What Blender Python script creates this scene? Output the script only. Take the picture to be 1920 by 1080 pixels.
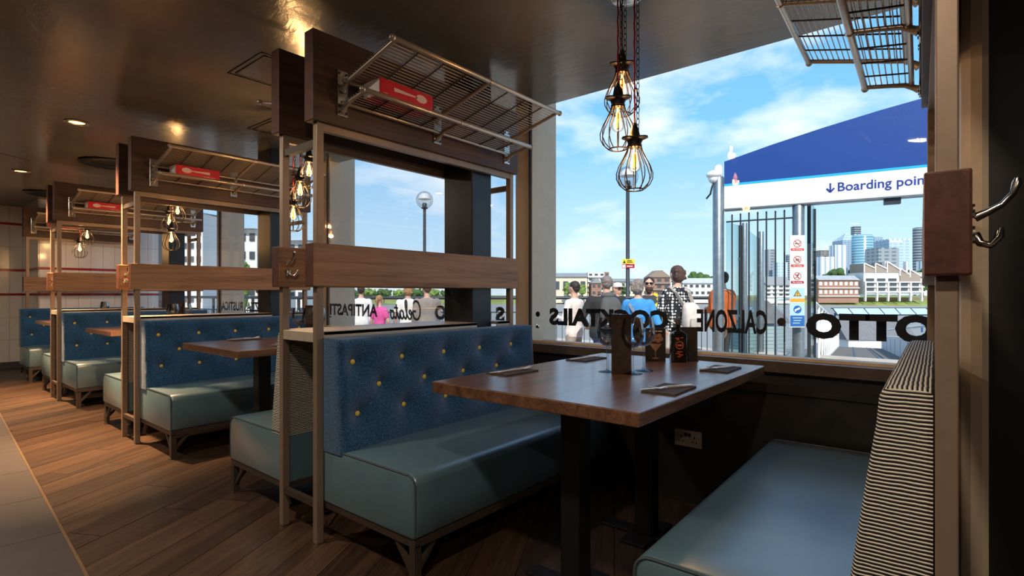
import bpy, math, random
from math import sin, cos, pi, radians, sqrt, exp
from mathutils import Vector, Matrix, noise

random.seed(7)
for o in list(bpy.data.objects):
    bpy.data.objects.remove(o)
SC = bpy.context.scene
COL = SC.collection

# ------------------------------------------------------------------ camera
EYE = 1.10
YAW = radians(39.6)
FPX = 1005.0
cam_d = bpy.data.cameras.new('camera')
cam_d.sensor_width = 36.0
cam_d.lens = FPX / 1920 * 36
cam_d.shift_y = 11 / 1920
cam_d.clip_start = 0.02
cam_d.clip_end = 6000
cam = bpy.data.objects.new('camera', cam_d)
cam.location = (0, 0, EYE)
cam.rotation_euler = (pi / 2, 0, YAW)
COL.objects.link(cam)
SC.camera = cam
SC.view_settings.view_transform = 'Standard'
SC.view_settings.look = 'None'
SC.view_settings.gamma = 1
SC.view_settings.use_curve_mapping = False
SC.view_settings.exposure = 0.66

# ------------------------------------------------------------------ sky, sun
world = bpy.data.worlds.new('sky')
SC.world = world
world.use_nodes = True
wn = world.node_tree
wn.nodes.clear()
def wnode(t, **k):
    n = wn.nodes.new(t)
    for a, b in k.items():
        setattr(n, a, b)
    return n
def wmath(op, a, b=None, c=None):
    n = wnode('ShaderNodeMath', operation=op)
    for i, v in enumerate((a, b, c)):
        if v is None:
            continue
        if isinstance(v, (int, float)):
            n.inputs[i].default_value = v
        else:
            wn.links.new(v, n.inputs[i])
    return n.outputs[0]
wtc = wnode('ShaderNodeTexCoord')
wsep = wnode('ShaderNodeSeparateXYZ')
wn.links.new(wtc.outputs['Generated'], wsep.inputs[0])
zc = wmath('MAXIMUM', wsep.outputs[2], 0.0)
cmb = wnode('ShaderNodeMapping')
cmb.inputs['Scale'].default_value = (1, 1, 2.3)
cmb.inputs['Location'].default_value = (0.35, 0.2, 0.1)
wn.links.new(wtc.outputs['Generated'], cmb.inputs['Vector'])
cn = wnode('ShaderNodeTexNoise')
cn.inputs['Scale'].default_value = 4.6
cn.inputs['Detail'].default_value = 9
cn.inputs['Roughness'].default_value = 0.55
cn.inputs['Distortion'].default_value = 0.1
wn.links.new(cmb.outputs[0], cn.inputs['Vector'])
crmp = wnode('ShaderNodeValToRGB')
crmp.color_ramp.elements[0].position = 0.485
crmp.color_ramp.elements[0].color = (0, 0, 0, 1)
crmp.color_ramp.elements[1].position = 0.70
crmp.color_ramp.elements[1].color = (0.85, 0.85, 0.85, 1)
wn.links.new(cn.outputs['Fac'], crmp.inputs[0])
grad = wnode('ShaderNodeValToRGB')
ge = grad.color_ramp.elements
ge[0].position = 0.0; ge[0].color = (0.62, 0.75, 0.84, 1)
ge[1].position = 1.0; ge[1].color = (0.06, 0.22, 0.60, 1)
for p, c in ((0.10, (0.46, 0.68, 0.87, 1)), (0.28, (0.20, 0.50, 0.85, 1)), (0.5, (0.115, 0.38, 0.78, 1))):
    e = grad.color_ramp.elements.new(p); e.color = c
wn.links.new(zc, grad.inputs[0])
wmix = wnode('ShaderNodeMixRGB')
wmix.inputs['Color2'].default_value = (0.86, 0.91, 0.95, 1)
wn.links.new(crmp.outputs[0], wmix.inputs['Fac'])
wn.links.new(grad.outputs[0], wmix.inputs['Color1'])
bg = wnode('ShaderNodeBackground')
bg.inputs['Strength'].default_value = 0.92
wn.links.new(wmix.outputs[0], bg.inputs['Color'])
wo = wnode('ShaderNodeOutputWorld')
wn.links.new(bg.outputs[0], wo.inputs['Surface'])

def lamp(name, kind, loc, energy, color, rot=None, **k):
    d = bpy.data.lights.new(name, kind)
    d.energy = energy
    d.color = color
    for a, b in k.items():
        setattr(d, a, b)
    o = bpy.data.objects.new(name, d)
    o.location = loc
    if rot:
        o.rotation_euler = rot
    COL.objects.link(o)
    return o
lamp('sun', 'SUN', (30, -40, 60), 3.2, (1.0, 0.95, 0.86), (radians(48), 0, radians(38)), angle=radians(0.6))
# two downlights in view, plus unseen fill lamps added to brighten the room (fittings are built below)
FILL = 0.38
SPOTS_IN_VIEW = ((-5.09, 1.02), (-7.56, 1.05))
FILL_SPOTS = ((-0.25, 0.10), (-2.70, 0.05), (-5.20, 0.0), (-7.70, 0.0), (1.2, -1.6))
for x, y in SPOTS_IN_VIEW:
    lamp('downlight_and_fill_lamp', 'AREA', (x, y, 2.375), 100 * FILL, (1.0, 0.6, 0.3), None, shape='DISK', size=0.09, spread=radians(75))
for x, y in FILL_SPOTS:
    lamp('downlight_and_fill_lamp', 'AREA', (x, y, 2.375), 38 * FILL, (1.0, 0.84, 0.68), None, shape='DISK', size=0.14)

# ------------------------------------------------------------------ materials
MATS = {}
def lin(c):
    return tuple(((v / 255) / 12.92 if v / 255 <= 0.04045 else ((v / 255 + 0.055) / 1.055) ** 2.4) for v in c)
class NT:
    def __init__(s, name):
        s.m = bpy.data.materials.new(name)
        s.m.use_nodes = True
        s.t = s.m.node_tree
        s.b = s.t.nodes['Principled BSDF']
        s.out = s.t.nodes['Material Output']
        MATS[name] = s.m
    def n(s, t, **k):
        x = s.t.nodes.new(t)
        for a, b in k.items():
            setattr(x, a, b)
        return x
    def l(s, a, b):
        s.t.links.new(a, b)
    def math(s, op, a, b=None):
        x = s.n('ShaderNodeMath', operation=op)
        for i, v in enumerate((a, b)):
            if v is None: continue
            if isinstance(v, (int, float)): x.inputs[i].default_value = v
            else: s.l(v, x.inputs[i])
        return x.outputs[0]
    def coord(s, scale=(1, 1, 1), kind='Object', rand=True):
        tc = s.n('ShaderNodeTexCoord')
        mp = s.n('ShaderNodeMapping')
        mp.inputs['Scale'].default_value = scale
        s.l(tc.outputs[kind], mp.inputs['Vector'])
        if rand:
            oi = s.n('ShaderNodeObjectInfo')
            mu = s.n('ShaderNodeMath', operation='MULTIPLY')
            mu.inputs[1].default_value = 37.0
            s.l(oi.outputs['Random'], mu.inputs[0])
            s.l(mu.outputs[0], mp.inputs['Location'])
        return mp.outputs[0]
    def noise(s, vec, scale, detail=4, rough=0.5, dist=0):
        x = s.n('ShaderNodeTexNoise')
        x.inputs['Scale'].default_value = scale
        x.inputs['Detail'].default_value = detail
        x.inputs['Roughness'].default_value = rough
        x.inputs['Distortion'].default_value = dist
        s.l(vec, x.inputs['Vector'])
        return x.outputs['Fac']
    def ramp(s, fac, stops):
        r = s.n('ShaderNodeValToRGB')
        els = r.color_ramp.elements
        while len(els) < len(stops): els.new(0.5)
        for e, (p, c) in zip(els, stops):
            e.position = p; e.color = (*c, 1)
        s.l(fac, r.inputs[0])
        return r.outputs[0]
    def bump(s, h, strength=0.2, dist=0.01):
        b = s.n('ShaderNodeBump')
        b.inputs['Strength'].default_value = strength
        b.inputs['Distance'].default_value = dist
        s.l(h, b.inputs['Height'])
        s.l(b.outputs[0], s.b.inputs['Normal'])
    def set(s, **k):
        for a, v in k.items():
            s.b.inputs[a.replace('_', ' ')].default_value = v
        return s

def plain(name, rgb, rough=0.5, metal=0.0, var=0.08, spec=0.5, bump=0.0, scale=30):
    s = NT(name)
    c = lin(rgb)
    v = s.coord()
    f = s.noise(v, scale, 3)
    a = tuple(max(0, x * (1 - var)) for x in c); b = tuple(min(1, x * (1 + var)) for x in c)
    s.l(s.ramp(f, ((0.3, a), (0.7, b))), s.b.inputs['Base Color'])
    s.set(Roughness=rough, Metallic=metal)
    s.b.inputs['Specular IOR Level'].default_value = spec
    if bump: s.bump(f, bump, 0.004)
    return s.m
def emit(name, rgb, strength):
    s = NT(name)
    s.b.inputs['Base Color'].default_value = (*lin(rgb), 1)
    s.b.inputs['Emission Color'].default_value = (*lin(rgb), 1)
    s.b.inputs['Emission Strength'].default_value = strength
    return s.m
def wood(name, dark, mid, light, axis='y', rough=0.45, grain=1.0, bump=0.15, spec=0.4):
    s = NT(name)
    k = {'x': (0.06, 1, 1), 'y': (1, 0.06, 1), 'z': (1, 1, 0.06)}[axis]
    v = s.coord(k)
    big = s.noise(v, 9 * grain, 6, 0.6, 1.6)
    fine = s.noise(v, 90 * grain, 4, 0.6, 0.3)
    mx = s.math('ADD', s.math('MULTIPLY', big, 0.65), s.math('MULTIPLY', fine, 0.35))
    s.l(s.ramp(mx, ((0.30, lin(dark)), (0.50, lin(mid)), (0.70, lin(light)))), s.b.inputs['Base Color'])
    s.set(Roughness=rough)
    s.b.inputs['Specular IOR Level'].default_value = spec
    s.bump(mx, bump, 0.004)
    return s.m
def glass_sheet(name, tint=(0.95, 0.97, 0.97), refl=0.06, edge=0.0, rk=0.25, pw=2.2):
    s = NT(name)
    tr = s.n('ShaderNodeBsdfTransparent')
    gl = s.n('ShaderNodeBsdfGlossy')
    gl.inputs['Roughness'].default_value = 0.02
    lw = s.n('ShaderNodeLayerWeight')
    lw.inputs['Blend'].default_value = 0.35
    if edge:
        mixc = s.n('ShaderNodeMixRGB')
        mixc.inputs['Color1'].default_value = (*tint, 1)
        mixc.inputs['Color2'].default_value = (edge, edge, edge, 1)
        s.l(s.math('POWER', lw.outputs['Facing'], pw), mixc.inputs['Fac'])
        s.l(mixc.outputs[0], tr.inputs['Color'])
    else:
        tr.inputs['Color'].default_value = (*tint, 1)
    mix = s.n('ShaderNodeMixShader')
    f = s.math('ADD', s.math('MULTIPLY', lw.outputs['Fresnel'], rk), refl * 0.3)
    s.l(f, mix.inputs[0])
    s.l(tr.outputs[0], mix.inputs[1])
    s.l(gl.outputs[0], mix.inputs[2])
    s.l(mix.outputs[0], s.out.inputs['Surface'])
    return s.m

# furniture
M_LEATHER = NT('teal_leather')
_v = M_LEATHER.coord()
_f = M_LEATHER.noise(_v, 260, 3)
M_LEATHER.l(M_LEATHER.ramp(M_LEATHER.noise(_v, 6, 3), ((0.3, lin((86, 114, 123))), (0.7, lin((94, 123, 133))))), M_LEATHER.b.inputs['Base Color'])
M_LEATHER.set(Roughness=0.36)
M_LEATHER.b.inputs['Coat Weight'].default_value = 0.9
M_LEATHER.b.inputs['Coat Roughness'].default_value = 0.34
M_LEATHER.b.inputs['Coat IOR'].default_value = 1.8
M_LEATHER.b.inputs['Specular IOR Level'].default_value = 0.75
M_LEATHER.bump(_f, 0.06, 0.001)
M_LEATHER = M_LEATHER.m
M_PIPING = plain('leather_piping', (70, 84, 88), 0.4)
M_TWEED = NT('blue_tweed')
_v = M_TWEED.coord()
_f = M_TWEED.noise(_v, 480, 3, 0.7)
_g = M_TWEED.noise(_v, 210, 2, 0.6)
_h = M_TWEED.math('ADD', M_TWEED.math('MULTIPLY', _f, 0.6), M_TWEED.math('MULTIPLY', _g, 0.4))
M_TWEED.l(M_TWEED.ramp(_h, ((0.36, lin((7, 23, 44))), (0.5, lin((20, 66, 106))), (0.64, lin((76, 150, 190))))), M_TWEED.b.inputs['Base Color'])
M_TWEED.set(Roughness=0.95)
M_TWEED.b.inputs['Sheen Weight'].default_value = 0.3
M_TWEED.bump(_h, 0.5, 0.004)
M_TWEED = M_TWEED.m
def stripe_mat():
    s = NT('striped_corduroy')
    tc = s.n('ShaderNodeTexCoord')
    ge = s.n('ShaderNodeNewGeometry')
    sn = s.n('ShaderNodeSeparateXYZ'); s.l(tc.outputs['Normal'], sn.inputs[0])
    sp = s.n('ShaderNodeSeparateXYZ'); s.l(tc.outputs['Object'], sp.inputs[0])
    top = s.math('GREATER_THAN', sn.outputs[2], 0.72)
    nz = s.noise(tc.outputs['Object'], 18, 3)
    c = s.math('ADD', s.math('MULTIPLY', sp.outputs[0], top), s.math('MULTIPLY', sp.outputs[2], s.math('SUBTRACT', 1.0, top)))
    c = s.math('ADD', c, s.math('MULTIPLY', nz, 0.005))
    w = s.math('SINE', s.math('MULTIPLY', c, 2 * pi / 0.0078))
    w = s.math('ADD', s.math('MULTIPLY', w, 0.5), 0.5)
    s.l(s.ramp(w, ((0.26, lin((26, 24, 24))), (0.5, lin((232, 224, 206))))), s.b.inputs['Base Color'])
    s.set(Roughness=0.9)
    s.bump(w, 0.8, 0.006)
    return s.m
M_STRIPE = stripe_mat()
M_BUTTON = plain('yellow_button', (240, 206, 84), 0.35)
M_FRAME = plain('bronze_steel', (150, 128, 108), 0.42, 0.3, 0.06)
M_LEG = plain('dark_bronze_steel', (82, 70, 60), 0.5, 0.4)
M_LEDGE = plain('satin_steel_ledge', (198, 184, 164), 0.42, 0.25, 0.04)
M_CHROME = plain('polished_steel', (205, 198, 188), 0.2, 1.0, 0.03)
M_TUBE = plain('satin_steel_tube', (196, 180, 160), 0.3, 0.6, 0.04)
M_WIRE = plain('steel_wire', (186, 168, 146), 0.35, 0.5, 0.04)
M_RAIL = wood('oak_rail_wood', (100, 70, 46), (156, 116, 82), (180, 140, 104), 'y', 0.5)
M_ENDGRAIN = wood('dark_end_grain', (52, 28, 20), (82, 44, 31), (98, 56, 40), 'y', 0.55)
M_BEAM = wood('walnut_beam_wood', (58, 40, 30), (84, 60, 45), (104, 76, 58), 'y', 0.5)
M_TABLE = wood('table_top_wood', (58, 38, 28), (112, 76, 54), (146, 104, 76), 'y', 0.32, 1.6, 0.05, 0.5)
_b = M_TABLE.node_tree.nodes['Principled BSDF']
_b.inputs['Coat Weight'].default_value = 0.75
_b.inputs['Coat Roughness'].default_value = 0.24
_b.inputs['Coat IOR'].default_value = 1.6
M_POLE = plain('black_table_steel', (34, 31, 30), 0.45, 0.3)
M_RED = plain('red_card', (206, 22, 34), 0.4)
M_WHITE = plain('white_card', (226, 220, 210), 0.6, var=0.03)
M_PALEPRINT = plain('pale_print', (232, 196, 190), 0.5, var=0.02)
M_IRON = plain('dark_cage_iron', (22, 17, 15), 0.55, 0.2)
M_CORD = plain('red_cord', (168, 32, 36), 0.8)
M_BULBGLASS = glass_sheet('bulb_glass', (1.0, 0.93, 0.82), 0.05)
M_FIL = emit('glowing_filament', (255, 176, 84), 26)
M_GLOW = emit('amber_bulb_heart', (255, 158, 60), 3.2)
M_WINE = glass_sheet('wine_glass_glass', (0.985, 0.99, 0.99), 0.10, 0.84, 0.8, 3.5)
M_NAPKIN = plain('taupe_napkin', (70, 60, 56), 0.85)
M_CUTLERY = plain('cutlery_steel', (240, 238, 234), 0.3, 0.25, 0.02)
M_MENU = plain('dark_menu_card', (38, 29, 27), 0.35)
M_BOTTLE = plain('dark_bottle_glass', (26, 24, 18), 0.08)
M_ORANGE = plain('orange_print', (206, 92, 40), 0.5)
M_BLACKVINYL = plain('black_vinyl', (26, 24, 26), 0.5)
M_BROWNVINYL = plain('brown_vinyl', (64, 40, 36), 0.5)

# shell
def ceiling_mat():
    s = NT('dark_gloss_ceiling_paint')
    v = s.coord((1, 1, 1), 'Object', False)
    f = s.noise(v, 2.5, 5, 0.6)
    s.l(s.ramp(f, ((0.3, lin((98, 93, 84))), (0.7, lin((110, 104, 94))))), s.b.inputs['Base Color'])
    s.set(Roughness=0.2)
    s.b.inputs['Specular IOR Level'].default_value = 0.8
    g = s.noise(s.coord((1, 2.2, 1), 'Object', False), 7, 4, 0.6, 0.6)
    s.bump(g, 0.10, 0.02)
    return s.m
M_CEIL = ceiling_mat()
def plank_mat():
    s = NT('weathered_oak_planks')
    v = s.coord((0.07, 1, 1))
    big = s.noise(v, 11, 6, 0.65, 1.2)
    fine = s.noise(v, 80, 5, 0.7, 0.2)
    mx = s.math('ADD', s.math('MULTIPLY', big, 0.6), s.math('MULTIPLY', fine, 0.4))
    oi = s.n('ShaderNodeObjectInfo')
    sh = s.math('ADD', mx, s.math('MULTIPLY', s.math('SUBTRACT', oi.outputs['Random'], 0.5), 0.14))
    s.l(s.ramp(sh, ((0.30, lin((34, 25, 20))), (0.5, lin((70, 51, 37))), (0.7, lin((100, 75, 55))))), s.b.inputs['Base Color'])
    s.l(s.ramp(fine, ((0.35, (0.5, 0.5, 0.5)), (0.65, (0.30, 0.30, 0.30)))), s.b.inputs['Roughness'])
    s.b.inputs['Specular IOR Level'].default_value = 0.45
    s.bump(mx, 0.35, 0.006)
    return s.m
M_PLANK = plank_mat()
M_SUB = plain('dark_floor_bed', (30, 26, 24), 0.8)
M_FTILE = plain('grey_stone_floor_tile', (72, 66, 64), 0.45, 0, 0.12, 0.5, 0.15, 8)
M_STRIP = plain('brass_floor_strip', (150, 128, 104), 0.35, 0.7)
M_WTILE = plain('white_glazed_tile', (240, 232, 220), 0.14, 0, 0.03)
M_RTILE = plain('red_glazed_tile', (176, 42, 38), 0.2)
M_GROUT = plain('grey_grout', (146, 138, 130), 0.8)
M_DARKWALL = plain('dark_brown_wall_paint', (40, 35, 32), 0.45, 0, 0.1)
M_SKIRT = plain('dark_skirting', (84, 76, 70), 0.5)
M_SILL = plain('satin_bronze_sill', (112, 96, 82), 0.35, 0.5)
M_COLDARK = plain('dark_column_steel', (40, 46, 50), 0.35, 0.3)
M_MULL = plain('beige_aluminium_cladding', (222, 198, 168), 0.55, 0.0, 0.04, 0.3)
M_JOINT = plain('black_silicone', (16, 16, 17), 0.5)
M_PANE = glass_sheet('window_glass', (0.985, 0.99, 0.99), 0.03)
M_SOFFIT = plain('roof_underside', (60, 58, 56), 0.7)

# ------------------------------------------------------------------ mesh helper
class MB:
    def __init__(s):
        s.V = []; s.F = []; s.S = []; s.I = []
        s.mi = 0
    def f(s, idx, smooth=False):
        s.F.append(tuple(idx)); s.S.append(smooth); s.I.append(s.mi)
    def m(s, i):
        s.mi = i
        return s
    def box(s, x0, x1, y0, y1, z0, z1):
        n = len(s.V)
        s.V += [(x0, y0, z0), (x1, y0, z0), (x1, y1, z0), (x0, y1, z0), (x0, y0, z1), (x1, y0, z1), (x1, y1, z1), (x0, y1, z1)]
        for q in ((0, 3, 2, 1), (4, 5, 6, 7), (0, 1, 5, 4), (1, 2, 6, 5), (2, 3, 7, 6), (3, 0, 4, 7)):
            s.f([n + i for i in q])
        return s
    def endface(s):
        s.I[-4] = 1; s.I[-2] = 1
        return s
    def bar(s, p, q, w, h=None, up=(0, 0, 1)):
        """square-section bar from p to q"""
        h = h or w
        p = Vector(p); q = Vector(q); d = (q - p).normalized()
        u = Vector(up)
        if abs(d.dot(u)) > 0.98: u = Vector((0, 1, 0))
        a = d.cross(u).normalized(); b = a.cross(d).normalized()
        n = len(s.V)
        for c in (p, q):
            for i, j in ((-1, -1), (1, -1), (1, 1), (-1, 1)):
                s.V.append(tuple(c + a * (i * w / 2) + b * (j * h / 2)))
        for k in ((0, 3, 2, 1), (4, 5, 6, 7), (0, 1, 5, 4), (1, 2, 6, 5), (2, 3, 7, 6), (3, 0, 4, 7)):
            s.f([n + i for i in k])
        return s
    def rings(s, rings, smooth=True, cap=True, closed=False):
        n = len(s.V); k = len(rings[0])
        for r in rings: s.V += [tuple(p) for p in r]
        m = len(rings)
        for i in range(m if closed else m - 1):
            a = n + i * k; b = n + ((i + 1) % m) * k
            for j in range(k):
                j2 = (j + 1) % k
                s.f((a + j, a + j2, b + j2, b + j), smooth)
        if cap and not closed:
            s.f([n + j for j in range(k)][::-1])
            s.f([n + (m - 1) * k + j for j in range(k)])
        return s
    def path(s, pts, r, n=8, closed=False, smooth=True):
        pts = [Vector(p) for p in pts]
        rr = r if isinstance(r, (list, tuple)) else [r] * len(pts)
        rs = []; prev = None
        m = len(pts)
        for i, p in enumerate(pts):
            if closed: d = pts[(i + 1) % m] - pts[i - 1]
            elif i == 0: d = pts[1] - p
            elif i == m - 1: d = p - pts[i - 1]
            else: d = pts[i + 1] - pts[i - 1]
            d = d.normalized() if d.length > 1e-9 else Vector((0, 0, 1))
            if prev is None:
                u = Vector((0, 0, 1)) if abs(d.z) < 0.9 else Vector((1, 0, 0))
                a = d.cross(u).normalized()
            else:
                a = (prev - d * prev.dot(d)).normalized()
            prev = a; b = d.cross(a)
            rs.append([p + a * (rr[i] * cos(2 * pi * j / n)) + b * (rr[i] * sin(2 * pi * j / n)) for j in range(n)])
        return s.rings(rs, smooth, True, closed)
    def cyl(s, p, q, r, r2=None, n=12):
        return s.path([p, q], [r, r if r2 is None else r2], n)
    def lathe(s, prof, c=(0, 0, 0), n=20, cap=True, sx=1, sy=1):
        rs = [[(c[0] + r * sx * cos(2 * pi * j / n), c[1] + r * sy * sin(2 * pi * j / n), c[2] + z) for j in range(n)] for r, z in prof]
        return s.rings(rs, True, cap)
    def ball(s, c, r, nu=12, nv=8):
        rx, ry, rz = r if isinstance(r, (list, tuple)) else (r, r, r)
        rs = []
        for i in range(nv + 1):
            t = -pi / 2 + pi * i / nv
            q = max(cos(t), 0.02)
            rs.append([(c[0] + rx * q * cos(2 * pi * j / nu), c[1] + ry * q * sin(2 * pi * j / nu), c[2] + rz * sin(t)) for j in range(nu)])
        return s.rings(rs)
    def prism(s, poly, h0, h1, plane='xy'):
        """extrude a 2-D outline between h0 and h1 along the axis missing from plane"""
        def P(a, b, h):
            return {'xy': (a, b, h), 'xz': (a, h, b), 'yz': (h, a, b)}[plane]
        n = len(s.V); k = len(poly)
        s.V += [P(a, b, h0) for a, b in poly] + [P(a, b, h1) for a, b in poly]
        s.f([n + i for i in range(k)][::-1]); s.f([n + k + i for i in range(k)])
        for i in range(k):
            j = (i + 1) % k
            s.f((n + i, n + j, n + k + j, n + k + i))
        return s
    def mesh(s, name, mats):
        me = bpy.data.meshes.new(name)
        me.from_pydata(s.V, [], s.F)
        mats = mats if isinstance(mats, (list, tuple)) else [mats]
        for m in mats: me.materials.append(m)
        me.polygons.foreach_set('use_smooth', s.S)
        me.polygons.foreach_set('material_index', s.I)
        me.validate()
        me.update()
        if any(s.S):
            me.set_sharp_from_angle(angle=0.9)
        return me
    def build(s, name, mats, parent=None, loc=None, bevel=None, label=None, kind=None):
        return link(name, s.mesh(name, mats), parent, loc, bevel, label, kind)
def fixn(o):
    import bmesh
    bm = bmesh.new(); bm.from_mesh(o.data)
    bmesh.ops.recalc_face_normals(bm, faces=bm.faces)
    bm.to_mesh(o.data); bm.free()
def link(name, me, parent=None, loc=None, bevel=None, label=None, kind=None):
    o = bpy.data.objects.new(name, me)
    COL.objects.link(o)
    if parent: o.parent = parent
    if loc: o.location = loc
    if me.users == 1: fixn(o)
    if bevel:
        b = o.modifiers.new('bevel', 'BEVEL')
        b.width = bevel; b.segments = 2; b.limit_method = 'ANGLE'
    if label: o['label'] = label
    if kind: o['kind'] = kind
    return o
def tag(o, label, cat, group=None):
    o['label'] = label; o['category'] = cat
    if group: o['group'] = group
    return o
def thing(name, label, cat, loc=(0, 0, 0), rz=0, group=None):
    o = bpy.data.objects.new(name, None)
    o.empty_display_size = 0.1
    COL.objects.link(o)
    o.location = loc; o.rotation_euler = (0, 0, rz)
    return tag(o, label, cat, group)
def struct(name, loc=(0, 0, 0)):
    o = bpy.data.objects.new(name, None)
    o.empty_display_size = 0.1
    COL.objects.link(o); o.location = loc
    o['kind'] = 'structure'
    return o
KIDS = {}
def kids(o):
    return [c for c in bpy.data.objects if c.parent is o] if False else list(o.children)
def dup(o, loc=None, rz=None, label=None, parent=None, group=None):
    c = o.copy(); COL.objects.link(c)
    if parent: c.parent = parent
    for ch in kids(o): dup(ch, parent=c)
    if loc is not None: c.location = loc
    if rz is not None: c.rotation_euler = (0, 0, rz)
    if label: c['label'] = label
    if group: c['group'] = group
    return c
R_ = Vector((cos(YAW), sin(YAW))); F_ = Vector((-sin(YAW), cos(YAW)))
def spot(px, dist):
    """ground point seen in column px at a distance along the view axis"""
    p = R_ * ((px - 960) / FPX * dist) + F_ * dist
    return p.x, p.y
def high(py, dist):
    return EYE + (551 - py) / FPX * dist
def text_mesh(body, size, extrude=0.0, offset=0.0, shear=0.0, spacing=1.0):
    cu = bpy.data.curves.new('lettering', 'FONT')
    cu.body = body; cu.size = size; cu.extrude = extrude; cu.offset = offset; cu.shear = shear
    cu.space_character = spacing; cu.resolution_u = 3
    o = bpy.data.objects.new('lettering', cu); COL.objects.link(o)
    dg = bpy.context.evaluated_depsgraph_get()
    me = bpy.data.meshes.new_from_object(o.evaluated_get(dg))
    bpy.data.objects.remove(o)
    return me
# ================================================================== THE ROOM
CEIL = 2.39
YG = 2.85            # window plane
SILL = 0.79
PX = {0: 0.2875, 1: -2.17, 2: -4.64, 3: -7.11, 4: -9.44}      # line of the right-hand post of each partition
JX = [0.27, -2.20, -4.67, -7.14, -9.54]                          # joints between the panes

# floor bed, planks, stone tiles
def border_y(x):
    return 0.55 + (-2.61 - x) * 0.058
floor = MB().box(-10.9, 3.5, -4.5, 2.9, -0.06, -0.012).build('floor', M_SUB, kind='structure')
PL_W, PL_ANG = 0.19, radians(90 + 28.8)
pdir = Vector((cos(PL_ANG), sin(PL_ANG))); pnor = Vector((-pdir.y, pdir.x))
def clip_poly(poly, a, b, c):
    """keep the side where a*x+b*y>=c"""
    out = []
    for i in range(len(poly)):
        p, q = poly[i], poly[(i + 1) % len(poly)]
        dp = a * p[0] + b * p[1] - c; dq = a * q[0] + b * q[1] - c
        if dp >= 0: out.append(p)
        if (dp > 0 > dq) or (dp < 0 < dq):
            t = dp / (dp - dq)
            out.append((p[0] + (q[0] - p[0]) * t, p[1] + (q[1] - p[1]) * t))
    return out
def poly_piece(name, poly, h0, h1, mat, parent, rz):
    cx = sum(p[0] for p in poly) / len(poly); cy = sum(p[1] for p in poly) / len(poly)
    c, s_ = cos(-rz), sin(-rz)
    loc = [((x - cx) * c - (y - cy) * s_, (x - cx) * s_ + (y - cy) * c) for x, y in poly]
    o = MB().prism(loc, h0, h1).build(name, mat, parent, (cx, cy, 0))
    o.rotation_euler = (0, 0, rz)
    return o
rng = random.Random(3)
i0, i1 = -70, 70
for i in range(i0, i1):
    t = -9 + rng.random() * 2.0
    while t < 13:
        L = rng.uniform(1.3, 2.3)
        a = pnor * (i * PL_W)
        quad = []
        g = 0.0016
        for (u, v) in ((t + g, g), (t + L - g, g), (t + L - g, PL_W - g), (t + g, PL_W - g)):
            p = a + pdir * u + pnor * v
            quad.append((p.x, p.y))
        t += L
        # between the stone border (plus brass strip), the window wall and the ends of the room
        q = clip_poly(quad, 0.058, 1, 0.55 - 2.61 * 0.058 + 0.012)
        for cl in ((0, -1, -2.80), (1, 0, -10.7), (-1, 0, -1.2)):
            if len(q) > 2: q = clip_poly(q, *cl)
        if len(q) < 3: continue
        ar = abs(sum(q[k][0] * q[(k + 1) % len(q)][1] - q[(k + 1) % len(q)][0] * q[k][1] for k in range(len(q)))) / 2
        if ar < 0.004: continue
        poly_piece('plank', q, -0.02, rng.uniform(-0.0012, 0.0004), M_PLANK, floor, PL_ANG)
bang = -math.atan(0.058)
MB().bar((-10.7, border_y(-10.7) + 0.004, -0.006), (1.2, border_y(1.2) + 0.004, -0.006), 0.012, 0.016).build('edge_strip', M_STRIP, floor)
bd = Vector((cos(bang), sin(bang))); bn = Vector((-bd.y, bd.x))
o0 = Vector((-3.187, border_y(-3.187)))
for i in range(-7, 13):
    for j in range(0, 2):
        p = o0 - bd * (i * 0.633) - bn * (0.002 + j * 0.633)
        q = [p, p - bd * 0.629, p - bd * 0.629 - bn * 0.629, p - bn * 0.629]
        q = [(v.x, v.y) for v in q][::-1]
        for cl in ((1, 0, -10.7), (-1, 0, -1.2)):
            if len(q) > 2: q = clip_poly(q, *cl)
        if len(q) > 2: poly_piece('stone_tile', q, -0.02, 0.0, M_FTILE, floor, bang)

# ceiling slab with a joint line, hatches, speakers
ceil = MB().box(-11.0, 3.6, -4.6, 2.98, CEIL, CEIL + 0.5).build('ceiling', M_CEIL, kind='structure')
jl = MB()
jl.bar((-6.72, 0.75, CEIL - 0.001), (-9.6, 0.95, CEIL - 0.001), 0.008, 0.003)
jl.bar((-6.72, 0.75, CEIL - 0.001), (-6.9, 1.02, CEIL - 0.001), 0.005, 0.003)
jl.build('panel_joint', M_JOINT, ceil)
def hatch(x0, x1, y0, y1, label):
    t = thing('ceiling_hatch', label, 'access hatch', ((x0 + x1) / 2, (y0 + y1) / 2, CEIL), 0)
    w, d = (x1 - x0) / 2, (y1 - y0) / 2
    f = MB()
    for a in (1.0, 0.86):
        X, Y = w * a, d * a
        f.box(-X, X, -Y, -Y + 0.008, -0.004, 0.001).box(-X, X, Y - 0.008, Y, -0.004, 0.001)
        f.box(-X, -X + 0.008, -Y, Y, -0.004, 0.001).box(X - 0.008, X, -Y, Y, -0.004, 0.001)
    f.build('hatch_frame', M_JOINT, t)
    MB().box(-w * 0.84, w * 0.84, -d * 0.84, d * 0.84, -0.003, 0.002).build('hatch_panel', M_CEIL, t)
hatch(-3.27, -2.85, 1.35, 1.78, 'square ceiling hatch outline above the second booth, nearest one')
hatch(-4.25, -3.80, 1.90, 2.35, 'square ceiling hatch outline above the second booth, nearer the window')
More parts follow.
